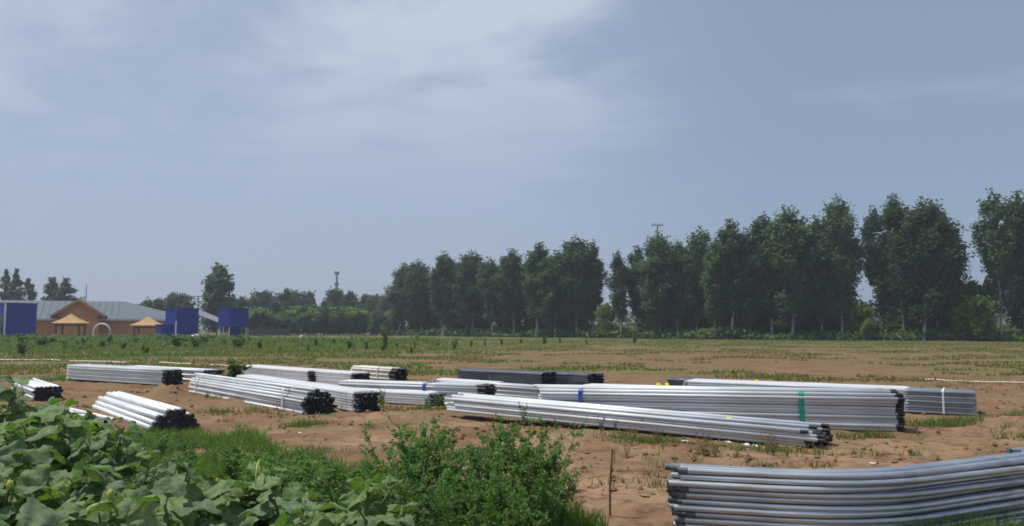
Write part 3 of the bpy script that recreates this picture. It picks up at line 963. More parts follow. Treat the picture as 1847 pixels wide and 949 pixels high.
SAP = [weed_mesh(300 + i, 1.0, .5, 6, 9, 6, .075, M['sapling'], M['woodstem'], 0) for i in range(4)]
def field_clear(px, py): return True
n_s = 0
for px, py in [(12, 618), (38, 628), (40, 640), (62, 616), (75, 625), (95, 620), (118, 628), (140, 618), (150, 624), (183, 628), (196, 622), (222, 630), (245, 622), (258, 634),
               (262, 640), (285, 620), (300, 616), (318, 626), (338, 618), (352, 628), (366, 622), (380, 616), (402, 622), (430, 628), (450, 618), (468, 630), (496, 622), (505, 636),
               (530, 620), (555, 634), (570, 626), (602, 622), (630, 630), (661, 632), (690, 636), (716, 628), (742, 640), (748, 630), (790, 626), (820, 630), (850, 626), (875, 622),
               (905, 624), (940, 620), (982, 622), (1010, 619), (1058, 622), (1145, 620)]:
    left = px < 470
    plant_weed('field_shrub', SAP[n_s % 4], G(px, py), random.uniform(.6, 1.15) * (1.05 if left else .75),
               "small green shrub in the weedy field before the brick building" if left else "small green sapling in the dry field before the tree belt",
               "shrubs before the building" if left else "saplings in the dry field", 'shrub', random.uniform(.9, 1.9) if left else random.uniform(.5, 1.1))
    n_s += 1
o = plant_weed('field_shrub', SAP[0], G(694, 632), 1.9, "tallest slim sapling standing out in the middle of the field", None, 'shrub', .45)
plant_weed('bushy_shrub', SAP[1], G(424, 686), .62, "round green shrub between the pipe bundles", None, 'shrub', 2.0)

cs = []
for i in range(42000):
    px = RNG.uniform(-120, 900)
    d = RNG.uniform(52, 106)
    p = at(px, d)
    n_ = mnoise.noise(Vector((p.x * .35, p.y * .25, 4))) + .4 * mnoise.noise(Vector((p.x * 1.1, p.y * .9, 1))) + (d - 84) / 60 - max(0, (px - 300) / 900)
    if n_ < -.02: continue
    cs.append((p.x, p.y, H(p.x, p.y) + RNG.random() * min(.95, .25 + n_)))
v, f = leaf_quads(np.array(cs), 0.16, RNG)
me = mesh_np('field_weeds', v, f); me.materials.append(M['shrub'])
tag(link('field_weeds', me), "low green weed growth in the field before the brick building", "weeds", kind='stuff')

# ------------------------------------------------------------------ pipes
def pipe_mesh(L, r, mat, n=10):
    mb = MB()
    def ring(x, rr): return [(x, rr * math.cos(2 * math.pi * k / n), rr * math.sin(2 * math.pi * k / n)) for k in range(n)]
    rings = [ring(.22, r * .84), ring(0, r * .84), ring(0, r), ring(L, r), ring(L, r * .84), ring(L - .22, r * .84)]
    vs = sum(rings, [])
    q = lambda i, j: [(i * n + k, j * n + k, j * n + (k + 1) % n, i * n + (k + 1) % n) for k in range(n)]
    mb.add(vs, q(0, 1), 1, True); 
    mb.f, mb.m, mb.sm = list(mb.f), list(mb.m), list(mb.sm)
    for (i, j, mt_, sm_) in ((1, 2, 0, False), (2, 3, 0, True), (3, 4, 0, False), (4, 5, 1, True)):
        for fc in q(i, j):
            mb.f.append(list(fc)); mb.m.append(mt_); mb.sm.append(sm_)
    mb.f.append(list(range(n))[::-1]); mb.m.append(1); mb.sm.append(False)
    mb.f.append(list(range(5 * n, 6 * n))); mb.m.append(1); mb.sm.append(False)
    return mb.mesh('pipe', [mat, M['inside']])

def cap_mesh(r, ln, n=10):
    mb = MB()
    R = r * 1.035
    vs = []
    for x, rr in ((-ln, R), (-.004, R), (.012, R * .82), (.004, R * .62), (.004, 0.001)):
        vs += [(x, rr * math.cos(2 * math.pi * k / n), rr * math.sin(2 * math.pi * k / n)) for k in range(n)]
    for i in range(4):
        mb.add([], [])
    mb.v = vs
    for i in range(4):
        for k in range(n):
            mb.f.append([i * n + k, i * n + (k + 1) % n, (i + 1) * n + (k + 1) % n, (i + 1) * n + k]); mb.m.append(0); mb.sm.append(i == 0)
    return mb.mesh('end_cap', [M['cap']])

def strap_mesh(x, w, y0, y1, z0, z1, mat):
    """a flat band round a box section"""
    mb = MB()
    c = .03
    sec = [(y0 + c, z0), (y1 - c, z0), (y1, z0 + c), (y1, z1 - c), (y1 - c, z1), (y0 + c, z1), (y0, z1 - c), (y0, z0 + c)]
    t = .006
    ym, zm = (y0 + y1) / 2, (z0 + z1) / 2
    o2 = [(y + t * (1 if y > ym else -1), z + t * (1 if z > zm else -1)) for y, z in sec]
    n = len(sec)
    vs = [(x - w / 2, y, z) for y, z in sec] + [(x + w / 2, y, z) for y, z in sec] + [(x - w / 2, y, z) for y, z in o2] + [(x + w / 2, y, z) for y, z in o2]
    fs = []
    for k in range(n):
        m_ = (k + 1) % n
        fs += [(2 * n + k, 2 * n + m_, 3 * n + m_, 3 * n + k), (k, n + k, n + m_, m_), (k, m_, 2 * n + m_, 2 * n + k), (n + k, 3 * n + k, 3 * n + m_, n + m_)]
    mb.add(vs, fs)
    return mb.mesh('strap', [mat])

def wrap_mesh(x0, x1, y0, y1, z0, z1, mat, ny_, nz_, seed=0):
    """film pulled tight over the pipes: a scalloped sleeve, a little slack"""
    rng = random.Random(seed)
    sec = []
    for i in range(ny_ * 4 + 1):
        t = i / (ny_ * 4); sec.append((y0 + (y1 - y0) * t, z1 + .012 * abs(math.sin(t * ny_ * math.pi)) + .012))
    for i in range(1, nz_ * 3):
        t = i / (nz_ * 3); sec.append((y1 + .008 + .010 * abs(math.sin(t * nz_ * math.pi)), z1 - (z1 - z0) * t))
    sec.append((y1, z0 + .004)); sec.append((y0, z0 + .004))
    for i in range(1, nz_ * 3):
        t = i / (nz_ * 3); sec.append((y0 - .008 - .010 * abs(math.sin(t * nz_ * math.pi)), z0 + (z1 - z0) * t))
    n = len(sec); st = 14
    vs = []
    for s in range(st + 1):
        x = x0 + (x1 - x0) * s / st
        for k, (y, z) in enumerate(sec):
            w = (.05 if mat is M['darkfilm'] else .014) * mnoise.noise(Vector((x * 3 + seed, y * 4, z * 4)))
            vs.append((x + (.04 * math.sin(k * 1.7 + seed) if s in (0, st) else 0), y + w * (1 if y > (y0 + y1) / 2 else -1) * .5, z + abs(w) * .5))
    mb = MB()
    mb.add(vs, [(s * n + k, s * n + (k + 1) % n, (s + 1) * n + (k + 1) % n, (s + 1) * n + k) for s in range(st) for k in range(n)], 0, True)
    return mb.mesh('plastic_wrap', [mat])

def bundle(label, Lp, Rp, w, h, dia, mat, caps='right', straps=(), wraps=(), tags=(), jitter=1.0, lift=(0, 0), group=None, loose=0, capl=.09, seed=1, stag=.05, bow=0.0, cat='pipe bundle', round_top=False):
    """pipes lie from Lp to Rp (front bottom edge); local x runs along them, local y away from the camera"""
    rng = random.Random(seed)
    Lp, Rp = Vector(Lp), Vector(Rp)
    dv = Rp - Lp; ln = dv.length
    o = thing('pipe_bundle', label, cat, (Lp.x, Lp.y, H(Lp.x, Lp.y) + lift[0]), math.atan2(dv.y, dv.x), group)
    z1 = H(Rp.x, Rp.y) + lift[1]
    o.rotation_euler = (0, -math.atan2(z1 - o.location.z, ln), math.atan2(dv.y, dv.x))
    r = dia / 2
    pm = pipe_mesh(ln, r, mat)
    cm = cap_mesh(r, capl) if caps else None
    sp_y, sp_z = dia * 1.02, dia * .885
    nrow = max(1, int((h - dia) / sp_z) + 1); ncol = max(1, int(w / sp_y))
    for row in range(nrow):
        cnt = ncol - (row % 2)
        if round_top and row >= nrow - 2:
            cnt -= (row - nrow + 3) * 2
        off = (ncol - cnt) / 2 * sp_y
        for c in range(cnt):
            y = r + off + c * sp_y + rng.gauss(0, .0015) * jitter
            z = r + row * sp_z + rng.gauss(0, .0012) * jitter
            xo = rng.uniform(-stag, stag)
            p = link('pipe', pm, o, (xo, y, z), (rng.uniform(0, 6.28), 0, rng.gauss(0, .0012) * jitter))
            if caps in ('right', 'both'):
                link('end_cap', cm, p, (ln, 0, 0))
    top = r * 2 + (nrow - 1) * sp_z
    for k in range(loose):
        y = rng.uniform(.1, .9) * (w - dia) + r
        p = link('pipe', pm, o, (rng.uniform(-.25, .1), y, top + r * .9), (rng.uniform(0, 6), 0, rng.uniform(-.03, .03)))
        if caps in ('right', 'both'):
            link('end_cap', cm, p, (ln, 0, 0))
    W_ = ncol * sp_y
    for fx, sw, smat in straps:
        link('strap', strap_mesh(fx * ln, sw, -.008, W_ + .008, -.004, top + .008, M[smat]), o)
    for k, (a, b, wm) in enumerate(wraps):
        link('plastic_wrap', wrap_mesh(a * ln, b * ln, 0, W_, 0, top, M[wm], ncol, nrow, seed + k), o)
    for fx, fy, fz in tags:
        q = MB(); q.box((-.038, -.004, -.035), (.038, .004, .035)); q.box((-.01, -.006, .035), (.01, .004, .055))
        link('paper_tag', q.mesh('paper_tag', [M['yellow_tag']]), o, (fx * ln, -.02 if fz < 1 else fy * W_, fz * top + (.03 if fz >= 1 else 0)), (-.5 if fz >= 1 else 0, 0, .1))
    return o

V2 = lambda x, y: Vector((x, y, 0))
K_L, K_R = V2(.48, 14.1), V2(6.1, 12.25)
bundle("big silver pipe bundle held by blue and green straps", K_L, K_R, .72, .60, .054, M['galv'], straps=((.13, .07, 'blue_strap'), (.75, .08, 'green_strap')),
       loose=3, seed=3, jitter=4.0, stag=.03)
bundle("low long silver pipe stack in front of the strapped bundle with a yellow tag", V2(-1.15, 14.1), V2(4.12, 10.75), .68, .27, .052, M['galv'], tags=((.80, .4, 1.0),), lift=(.07, .0), loose=3, seed=4, jitter=3.0, stag=.14)
bundle("silver pipe bundle half in white film with dark uncovered end and white strap", V2(3.85, 17.6), V2(8.65, 14.7), .62, .46, .055, M['galv_dark'], caps=None,
       straps=((.91, .035, 'white_strap'),), wraps=((.02, .80, 'whitefilm'),), tags=((.28, .3, 1.0),), seed=5, jitter=1.5)
bundle("dull silver pipe bundle mostly hidden behind the big strapped one", V2(1.55, 16.6), V2(6.7, 14.95), .5, .45, .055, M['galv'], tags=((.28, .3, 1.0), (.31, .6, 1.0)), seed=6, caps=None)
bundle("dark pipe bundle with only its end showing behind the film-wrapped one", V2(3.75, 18.9), V2(8.3, 16.6), .5, .40, .055, M['galv_dark'], wraps=((.0, .25, 'darkfilm'),), seed=7, caps=None)

# left part of the yard
bundle("thick silver pipes with round black end caps beside the leafy plants", G(166, 738), V2(-5.72, 12.45), .78, .40, .095, M['galv'], seed=8, stag=.03, capl=.10, round_top=True)
bundle("silver pipe bundle half buried in the leafy plants", G(18, 706), V2(-10.75, 17.6), .66, .36, .085, M['galv'], seed=9, stag=.03)
bundle("film-wrapped silver block of pipes next to the soil heap", V2(-13.9, 24.4), V2(-9.85, 22.2), .62, .46, .06, M['galv'], wraps=((.01, .97, 'film'),), seed=10, capl=.12, lift=(.03, .03))
bundle("silver pipes with black ends lying behind the film-wrapped block", V2(-13.3, 26.8), V2(-9.1, 23.4), .62, .38, .08, M['galv'], seed=11, capl=.25)
bundle("wide silver pipe bundle with ragged black end and white strap", V2(-8.25, 20.0), V2(-3.98, 14.95), .72, .44, .06, M['galv'], straps=((.86, .05, 'white_strap'), (.08, .05, 'white_strap')), seed=12, stag=.07, capl=.10, jitter=4.0, loose=2, round_top=True)
bundle("milky film-wrapped pipe bundle with black square end behind the ragged one", V2(-7.25, 20.6), V2(-3.02, 15.35), .55, .40, .06, M['galv'], wraps=((.0, .97, 'whitefilm'),), straps=((.90, .02, 'darkfilm'), (.93, .02, 'darkfilm')), seed=13, capl=.16)
bundle("white film-wrapped bundle lying beside the round green shrub", V2(-9.0, 25.8), V2(-5.9, 22.8), .7, .38, .06, M['galv'], wraps=((.0, .98, 'whitefilm'),), straps=((.6, .05, 'white_strap'),), seed=14)
bundle("white film-wrapped bundle with its foot behind the blue-strapped bundle", V2(-7.3, 24.6), V2(-4.35, 21.4), .6, .38, .06, M['galv'], wraps=((.0, .98, 'whitefilm'),), straps=((.7, .04, 'white_strap'),), seed=15)
bundle("short cream pipe bundle with dark frayed end farther back", V2(-5.35, 25.9), V2(-3.6, 24.1), .55, .40, .07, M['cream'], straps=((.62, .06, 'white_strap'),), seed=16, capl=.30, stag=.10)
bundle("silver bundle with blue strap and clear film over its black end", V2(-4.15, 18.6), V2(-.62, 16.75), .6, .44, .055, M['galv'], straps=((.62, .07, 'blue_strap'),), wraps=((.68, .96, 'film'),), seed=17, capl=.18)
bundle("low white film-wrapped pipes in front of the blue-strapped bundle", V2(-3.9, 17.9), V2(-1.62, 16.35), .35, .26, .055, M['galv'], wraps=((.0, .95, 'whitefilm'),), seed=18, capl=.12)
bundle("thin white pipe stack running to the big strapped bundle", V2(-2.0, 20.4), V2(.62, 18.5), .4, .30, .055, M['galv'], seed=19, caps=None, wraps=((.0, .6, 'whitefilm'),))
bundle("long navy film-wrapped bundle lying at the back of the yard", V2(-1.55, 22.6), V2(.80, 20.9), .7, .44, .06, M['galv_dark'], wraps=((.0, 1.0, 'darkfilm'),), straps=((.4, .05, 'galv_dark'),), round_top=True, seed=20, caps='right')
bundle("shorter navy film-wrapped bundle with white strap at the back of the yard", V2(.72, 22.2), V2(2.05, 21.0), .7, .42, .06, M['galv_dark'], wraps=((.0, 1.0, 'darkfilm'),), straps=((.07, .05, 'white_strap'),), seed=21, caps='right')

# loose pipes in the plants
for k, (a, b) in enumerate([((95, 735), (206, 762)), ((92, 739), (190, 766))]):
    A_, B_ = G(*a), G(*b)
    dv = B_ - A_
    me = pipe_mesh(dv.length, .042, M['galv'])
    tag(link('loose_pipe', me, None, on(A_, .06), (0, 0, math.atan2(dv.y, dv.x))), "single silver pipe lying loose among the leafy plants", 'pipe', "loose pipes among the plants")

# ------------------------------------------------------------------ bent pipes in front
def bent_mesh(kx, ky, length, r, n=10, seg=30, z_sag=0.0):
    pts = []
    x = y = 0.0
    ds = length / seg
    for i in range(seg + 1):
        pts.append((x, y, z_sag * math.sin(math.pi * i / seg)))
        s = i * ds
        t = min(1, max(0, (s - .35) / 1.25)); t = t * t * (3 - 2 * t)
        a = kx + (ky - kx) * t
        x += math.cos(a) * ds; y += math.sin(a) * ds
    mb = MB()
    mb.tube(pts, r, n, 0, caps=False)
    # rim and bore at the near end
    t0 = Vector(pts[1]) - Vector(pts[0]); t0.normalize()
    up = Vector((0, 0, 1)); sd = t0.cross(up)
    def ring(p, rr): return [p + (sd * math.cos(2 * math.pi * k / n) + up * math.sin(2 * math.pi * k / n)) * rr for k in range(n)]
    p0 = Vector(pts[0])
    vs = ring(p0, r) + ring(p0, r * .84) + ring(p0 + t0 * .2, r * .84)
    mb.add(vs, [(k, n + k, n + (k + 1) % n, (k + 1) % n) for k in range(n)], 0)
    mb.add(vs, [(n + k, 2 * n + k, 2 * n + (k + 1) % n, n + (k + 1) % n) for k in range(n)], 1, True)
    mb.add(vs, [tuple(range(2 * n, 3 * n))], 1)
    return mb.mesh('bent_pipe', [M['galv_shaded'], M['inside']])

def bent_stack(label, base, rows, cols, r, seed, ang0, ang1, length, name='bent_pipe_stack'):
    rng = random.Random(seed)
    o = thing(name, label, 'pipe stack', on(base))
    ms = [bent_mesh(ang0 + da, ang1 + db, length, r, z_sag=s) for da, db, s in ((0, 0, 0), (.008, .015, .005), (-.010, .012, -.005), (.005, -.016, .006))]
    sp = 2 * r * 1.0
    for row in range(rows):
        for c in range(cols):
            x = rng.uniform(-.06, .06) + .006 * (rows - row)
            y = c * sp * 1.02 + (row % 2) * r * .3 + rng.gauss(0, .006)
            z = r + row * sp * .985 + rng.gauss(0, .0015)
            p = link('bent_pipe', ms[rng.randrange(4)], o, (x, y, z), (0, rng.gauss(0, .003), rng.gauss(0, .006)))
            if rng.random() < .55:
                link('coupling', COUP, p, (-.02, .004, 0), (0, 0, ang0))
    return o
q = MB(); q.tube([(0, 0, 0), (.06, 0, 0)], .0202, 10); COUP = q.mesh('coupling', [M['inside']])
bent_stack("stack of bent galvanised pipes sweeping round in the foreground", V2(1.0, 4.90), 21, 5, .0190, 5, -.27, .45, 5.2)
bent_stack("second stack of bent pipes behind the bend of the first", V2(3.95, 6.15), 19, 3, .0190, 9, .25, .5, 4.5)

# ------------------------------------------------------------------ stake, stick, hoses
b0 = G(1100, 932)
o = thing('rusty_stake', "thin rusty steel stake with a tie wire standing in bare soil", 'stake', on(b0))
mb = MB(); mb.tube([(0, 0, -.12), (.004, 0, .25), (.03, 0, .57)], [.011, .010, .009], 8)
link('rod', mb.mesh('rod', [M['rust']]), o)
mb = MB(); mb.tube([(.022 + .014 * math.cos(t), .014 * math.sin(t), .37 + .002 * t) for t in np.linspace(0, 15, 36)], .003, 5)
link('tie_wire', mb.mesh('tie_wire', [M['rust']]), o)
mb = MB(); mb.tube([(.045, 0, .44), (.05, 0, .575)], [.006, .004], 6)
link('splinter', mb.mesh('splinter', [M['palewood']]), o)

p = at(776, 20.4)
mb = MB(); mb.tube([(0, 0, -.05), (.12, .02, .28), (.24, .03, .46)], [.035, .03, .022], 7)
tag(link('wooden_stick', mb.mesh('wooden_stick', [M['palewood']]), None, on(p)), "pale wooden stick leaning behind the blue-strapped bundle", 'stick')

def hose(label, pts, r=.04, group=None):
    pp = []
    for i in range(len(pts) - 1):
        a, b = G(*pts[i]), G(*pts[i + 1])
        for k in range(8):
            q_ = a.lerp(b, k / 8); q_.y += .25 * mnoise.noise(Vector((q_.x * .5, i, 0)))
            pp.append((q_.x, q_.y, H(q_.x, q_.y) + r * .9))
    pp.append((*G(*pts[-1])[:2], H(*G(*pts[-1])[:2]) + r * .9))
    mb = MB(); mb.tube(pp, r, 6)
    tag(link('white_hose', mb.mesh('white_hose', [M['hose']]), None), label, 'hose', group)
hose("white hose lying on soil at the far left of the field", [(-80, 649), (40, 651), (110, 653)])
hose("white hose stretched behind the film-wrapped pipe block", [(128, 653), (228, 655)])
hose("pale pink-white hose stretched between field and black-ended pipes", [(286, 655), (345, 657)])
hose("short white hose piece near the round green shrub", [(380, 659), (440, 662)])
hose("white hose lying across the field beyond the dark pipe end", [(1668, 687), (1760, 690), (1920, 694)], .032)

for k, (px, py, s_) in enumerate([(1312, 803, .05), (1345, 806, .08), (1362, 808, .05), (1425, 803, .05), (1575, 846, .035), (540, 790, .035), (1236, 815, .04)]):
    vs = [(x * s_ + random.uniform(-.3, .3) * s_, y * s_ * .6, .02 + random.uniform(0, .35) * s_) for y in (-1, 0, 1) for x in (-1, -.3, .4, 1)]
    mb = MB(); mb.add(vs, [(r * 4 + c, r * 4 + c + 1, r * 4 + c + 5, r * 4 + c + 4) for r in range(2) for c in range(3)])
    tag(link('plastic_scrap', mb.mesh('plastic_scrap', [M['sack']]), None, on(G(px, py), .01), (0, 0, random.uniform(0, 6))), "small crumpled white plastic scrap lying on the soil", 'scrap', "plastic scraps on the soil")

# ------------------------------------------------------------------ grass
def grass(name, P, hgt, wid, tint, label, lean=.5, seed=1):
    rng = np.random.default_rng(seed)
    n = len(P)
    P = np.array(P); hgt = np.asarray(hgt) * np.ones(n)
    az = rng.uniform(0, 6.28, n); ln = hgt * lean * rng.uniform(.15, 1.0, n)
    dx, dy = np.cos(az) * ln, np.sin(az) * ln
    fa = rng.uniform(0, 6.28, n)
    wx, wy = np.cos(fa) * wid, np.sin(fa) * wid
    z = P[:, 2] - .01
    b1 = np.stack([P[:, 0] - wx, P[:, 1] - wy, z], 1); b2 = np.stack([P[:, 0] + wx, P[:, 1] + wy, z], 1)
    m1 = np.stack([P[:, 0] + dx * .4 - wx * .8, P[:, 1] + dy * .4 - wy * .8, z + hgt * .6], 1)
    m2 = np.stack([P[:, 0] + dx * .4 + wx * .8, P[:, 1] + dy * .4 + wy * .8, z + hgt * .6], 1)
    tp = np.stack([P[:, 0] + dx, P[:, 1] + dy, z + hgt * .97], 1)
    v = np.stack([b1, b2, m2, m1, tp], 1).reshape(-1, 3)
    i = np.arange(n)[:, None] * 5
    me = mesh_np(name, v, [i + np.array([[0, 1, 2, 3]]), i + np.array([[3, 2, 4]])])
    me.materials.append(M['grass'])
    a = me.attributes.new('tint', 'FLOAT', 'POINT'); a.data.foreach_set('value', np.repeat(np.asarray(tint) * np.ones(n), 5).astype(np.float32))
    return tag(link(name, me), label, 'grass', kind='stuff')

def patch(cx, cy, rx, ry, n, rng):
    out = []
    for i in range(n):
        a = rng.uniform(0, 6.28); r = rng.random() ** .8 * (1 + .6 * mnoise.noise(Vector((math.cos(a) * 1.5 + cx, math.sin(a) * 1.5 + cy, 1))))
        x, y = cx + rx * r * math.cos(a), cy + ry * r * math.sin(a)
        if rng.random() < .35 + .9 * (mnoise.noise(Vector((x * 2.2, y * 2.2, 5))) + .25):
            out.append((x, y, H(x, y)))
    return out
rng = np.random.default_rng(77)
# foreground green: lower left and around the weeds
pts = []
for i in range(95000):
    y = 4.0 + 8.2 * rng.random() ** 1.2
    x = rng.uniform(-.72, .14) * y
    px, edge = CX + x / y * F, np.interp(y, [4, 6.5, 8, 9.5, 11, 12.2], [1150, 1080, 720, 600, 480, 330])
    if px > edge + 60 * mnoise.noise(Vector((x * 1.1, y * 1.1, 0))): continue
    if mnoise.noise(Vector((x * 1.6, y * 1.6, 2))) < -.28: continue
    pts.append((x, y, H(x, y)))
pts = np.array(pts)
grass('green_grass', pts, rng.uniform(.06, .22, len(pts)), .0045, np.where(rng.random(len(pts)) < .08, .7, .03), "short green grass at the foot of the leafy plants", .7, 2)
pts = []
for px, py, rx, ry, n in [(420, 747, .7, .35, 700), (545, 770, .45, .3, 900), (1690, 768, .75, .5, 2600), (1560, 792, .4, .16, 700), (1830, 760, .9, .3, 900), (1120, 800, .5, .5, 300), (1200, 782, .8, .14, 500),
                          (1010, 762, .5, .2, 600), (1340, 815, .7, .25, 200), (420, 718, .8, .4, 800), (430, 693, .8, .35, 900), (700, 715, .5, .25, 600), (840, 690, 1.2, .7, 700), (130, 680, 1.2, 1.0, 900), (1180, 805, .7, .4, 700), (660, 738, .4, .2, 500), (760, 740, 1.6, .3, 800), (1740, 690, 3, 2, 1200), (1400, 820, .9, .2, 400)]:
    c = G(px, py); pts += patch(c.x, c.y, rx, ry, n, rng)
pts = np.array(pts)
grass('grass_tufts', pts, rng.uniform(.03, .15, len(pts)), .006, np.where(rng.random(len(pts)) < .3, .85, .15), "patches of short grass between and beside the pipe bundles", .7, 3)
pts, tn = [], []
for i in range(230):
    y = 7.2 + 15 * rng.random(); x = rng.uniform(-.5, .68) * y
    if mnoise.noise(Vector((x * .5, y * .5, 8))) < -.12: continue
    dryt = rng.random() < .45
    for k in range(int(rng.uniform(8, 45))):
        a, b = x + rng.normal() * .10, y + rng.normal() * .08
        pts.append((a, b, H(a, b))); tn.append(rng.uniform(.6, 1) if dryt else rng.uniform(0, .35))
pts = np.array(pts)
grass('sparse_tufts', pts, rng.uniform(.03, .13, len(pts)), .006, np.array(tn), "sparse small grass tufts dotted over the bare soil", .8, 8)
# corner by the bent pipes
pts = patch(2.8, 4.62, .5, .2, 4200, rng) + patch(3.2, 4.9, .5, .22, 4600, rng) + patch(2.6, 4.0, .9, .2, 1500, rng)
pts = np.array(pts)
grass('tall_grass', pts, rng.uniform(.16, .56, len(pts)), .007, np.where(rng.random(len(pts)) < .15, .7, .1), "bright green tall grass at the foot of the bent pipes", .6, 4)
# the field beyond
pts, tn, hh = [], [], []
for i in range(150000):
    y = 24 + 90 * rng.random() ** 1.15
    x = rng.uniform(-.74, .74) * y
    nz_ = mnoise.noise(Vector((x * .16, y * .22, 1))) + .5 * mnoise.noise(Vector((x * .5, y * .6, 7)))
    far = (y - 30) / 60
    left = max(0, min(1, (-x / y + .1) * 2.2))
    if nz_ + far * .45 + left * .35 < .22: continue
    pts.append((x, y, H(x, y)))
    g = mnoise.noise(Vector((x * .11, y * .15, 9))) + .35 * left + (.35 if y > 85 else 0)
    tn.append(min(1, max(0, .55 - .85 * g + rng.normal() * .18))); hh.append(rng.uniform(.04, .17) * (1.5 if left > .4 and y > 45 else .8))
pts = np.array(pts)
grass('field_grass', pts, np.array(hh), .028, np.array(tn), "dry yellow-green grass covering the field beyond the pipes", .8, 5)

# ------------------------------------------------------------------ weeds in the foreground
WEED = [weed_mesh(400 + i, 1.0, [.42, .5, .36][i], [8, 9, 7][i], 20, 15, .020, M['weed'], M['stem'], .05) for i in range(3)]
WGREY = [weed_mesh(420, 1.0, .28, 4, 12, 9, .03, M['weed_grey'], M['woodstem'], .15)]
WDRY = [weed_mesh(430 + i, 1.0, .5, 6, 10, 7, .026, M['weed_dry'], M['woodstem'], .5) for i in range(2)]
for k, (px, d, top) in enumerate([(728, 6.3, 772), (762, 6.5, 752), (800, 6.6, 760), (838, 6.2, 790), (872, 6.4, 772), (905, 6.5, 762), (942, 6.3, 755), (975, 6.4, 765), (1000, 6.2, 800),
                                  (700, 5.7, 815), (750, 5.6, 820), (815, 5.5, 835), (880, 5.5, 830), (945, 5.5, 828), (985, 5.6, 845), (780, 5.1, 870), (860, 5.0, 880), (930, 5.0, 880)]):
    plant_weed('bushy_weed', WEED[k % 3], at(px, d), zat(top, d), "tall bushy green weed in the thicket beside the rusty stake", "weeds of the tall thicket", wide=random.uniform(.75, 1.0))
for k, (px, d, top) in enumerate([(500, 6.6, 808), (560, 6.4, 815), (610, 6.2, 822), (660, 6.2, 825), (470, 7.2, 810), (430, 8.0, 800), (640, 5.4, 860), (690, 5.2, 872), (585, 5.6, 850), (350, 9.0, 785), (300, 9.6, 780), (270, 8.6, 795), (380, 7.9, 812), (330, 8.2, 815)]):
    plant_weed('low_weed', WEED[k % 3], at(px, d), max(.15, zat(top, d)), "lower green weed between the broad-leaved plants and the tall thicket", "lower green weeds", wide=1.3)
for px, py, s in [(1010, 930, .25), (1040, 925, .2), (1035, 890, .18)]:
    plant_weed('creeping_weed', WDRY[0] if px > 1030 else WEED[0], G(px, py), s, "small sprawling weed on bare soil beside the tall thicket", "sprawling weeds", wide=1.5)
for px, py, s in [(945, 772, .42), (1035, 768, .30), (1085, 790, .26), (1160, 785, .26), (1110, 785, .2)]:
    plant_weed('grey_weed', WGREY[0], G(px, py), s, "thin grey-green weed in front of the low long pipe stack", "grey weeds before the low stack", wide=.9)
for px, py, s in [(1270, 836, .32), (1290, 838, .26), (1385, 828, .3), (1395, 838, .28), (1330, 836, .2), (1140, 812, .28), (1185, 808, .25), (1130, 826, .22), (690, 735, .25), (665, 742, .28), (705, 728, .22), (1420, 830, .15)]:
    plant_weed('dry_weed', WDRY[random.randrange(2)], G(px, py), s, "straggly half-dry weed on the soil near the pipe ends", "half-dry weeds near the pipe ends", wide=.9)
for px, py, s in [(688, 733, .35), (735, 728, .25), (770, 737, .22), (790, 738, .3)]:
    plant_weed('green_weed', WEED[random.randrange(3)], G(px, py), s, "small green weed beside the black ends of the middle bundles", "green weeds at the middle bundles", wide=1.0)

# ------------------------------------------------------------------ broad-leaved plants
def leaf_mesh(seed):
    rng = np.random.default_rng(seed)
    nu, nv = 11, 9
    Lf = 1.0
    pet = rng.uniform(.45, .75)
    droop = rng.uniform(.15, .5); fold = rng.uniform(.10, .40); ph = rng.uniform(0, 6.28, 3)
    pa = rng.uniform(.5, .95)
    base = np.array([0, pet * math.cos(pa), pet * math.sin(pa)])
    tilt = rng.uniform(-.35, .15)
    vs, uvs = [], []
    for i in range(nu):
        u = i / (nu - 1)
        w = .56 * (math.sin(math.pi * min(1, (u * .93 + .07)) ** .62)) ** .75 if u < 1 else 0.0
        w *= 1 + .11 * math.sin(u * 24 + ph[0])
        for j in range(nv):
            s = -1 + 2 * j / (nv - 1)
            x = s * w
            y = u * Lf - .20 * (abs(s) ** 1.5) * (1 - u) ** 1.5
            z = fold * abs(x) - droop * u * u * .9 + .085 * math.sin(u * 10 + ph[1]) * abs(s) ** 1.5 + .055 * math.sin(s * 5 + u * 7 + ph[2]) - .22 * (abs(s) ** 3) * w
            y2 = y * math.cos(tilt) - z * math.sin(tilt); z2 = y * math.sin(tilt) + z * math.cos(tilt)
            vs.append((base[0] + x, base[1] + y2, base[2] + z2)); uvs.append((.5 + s / 2, u))
    fs = [(i * nv + j, i * nv + j + 1, (i + 1) * nv + j + 1, (i + 1) * nv + j) for i in range(nu - 1) for j in range(nv - 1)]
    mb = MB(); mb.add(vs, fs, 0, True)
    mb.tube([(0, 0, 0), tuple(base * .55 + np.array([0, .02, -.02])), tuple(base + np.array([0, .03, -.012]))], [.030, .024, .018], 6, 1, caps=False)
    me = mb.mesh('leaf', [M['leaf'], M['stem']])
    uvl = me.uv_layers.new(name='UVMap')
    for lp in me.loops:
        vi = lp.vertex_index
        uvl.data[lp.index].uv = uvs[vi] if vi < len(uvs) else (.5, .5)
    return me
LEAF = [leaf_mesh(500 + i) for i in range(9)]

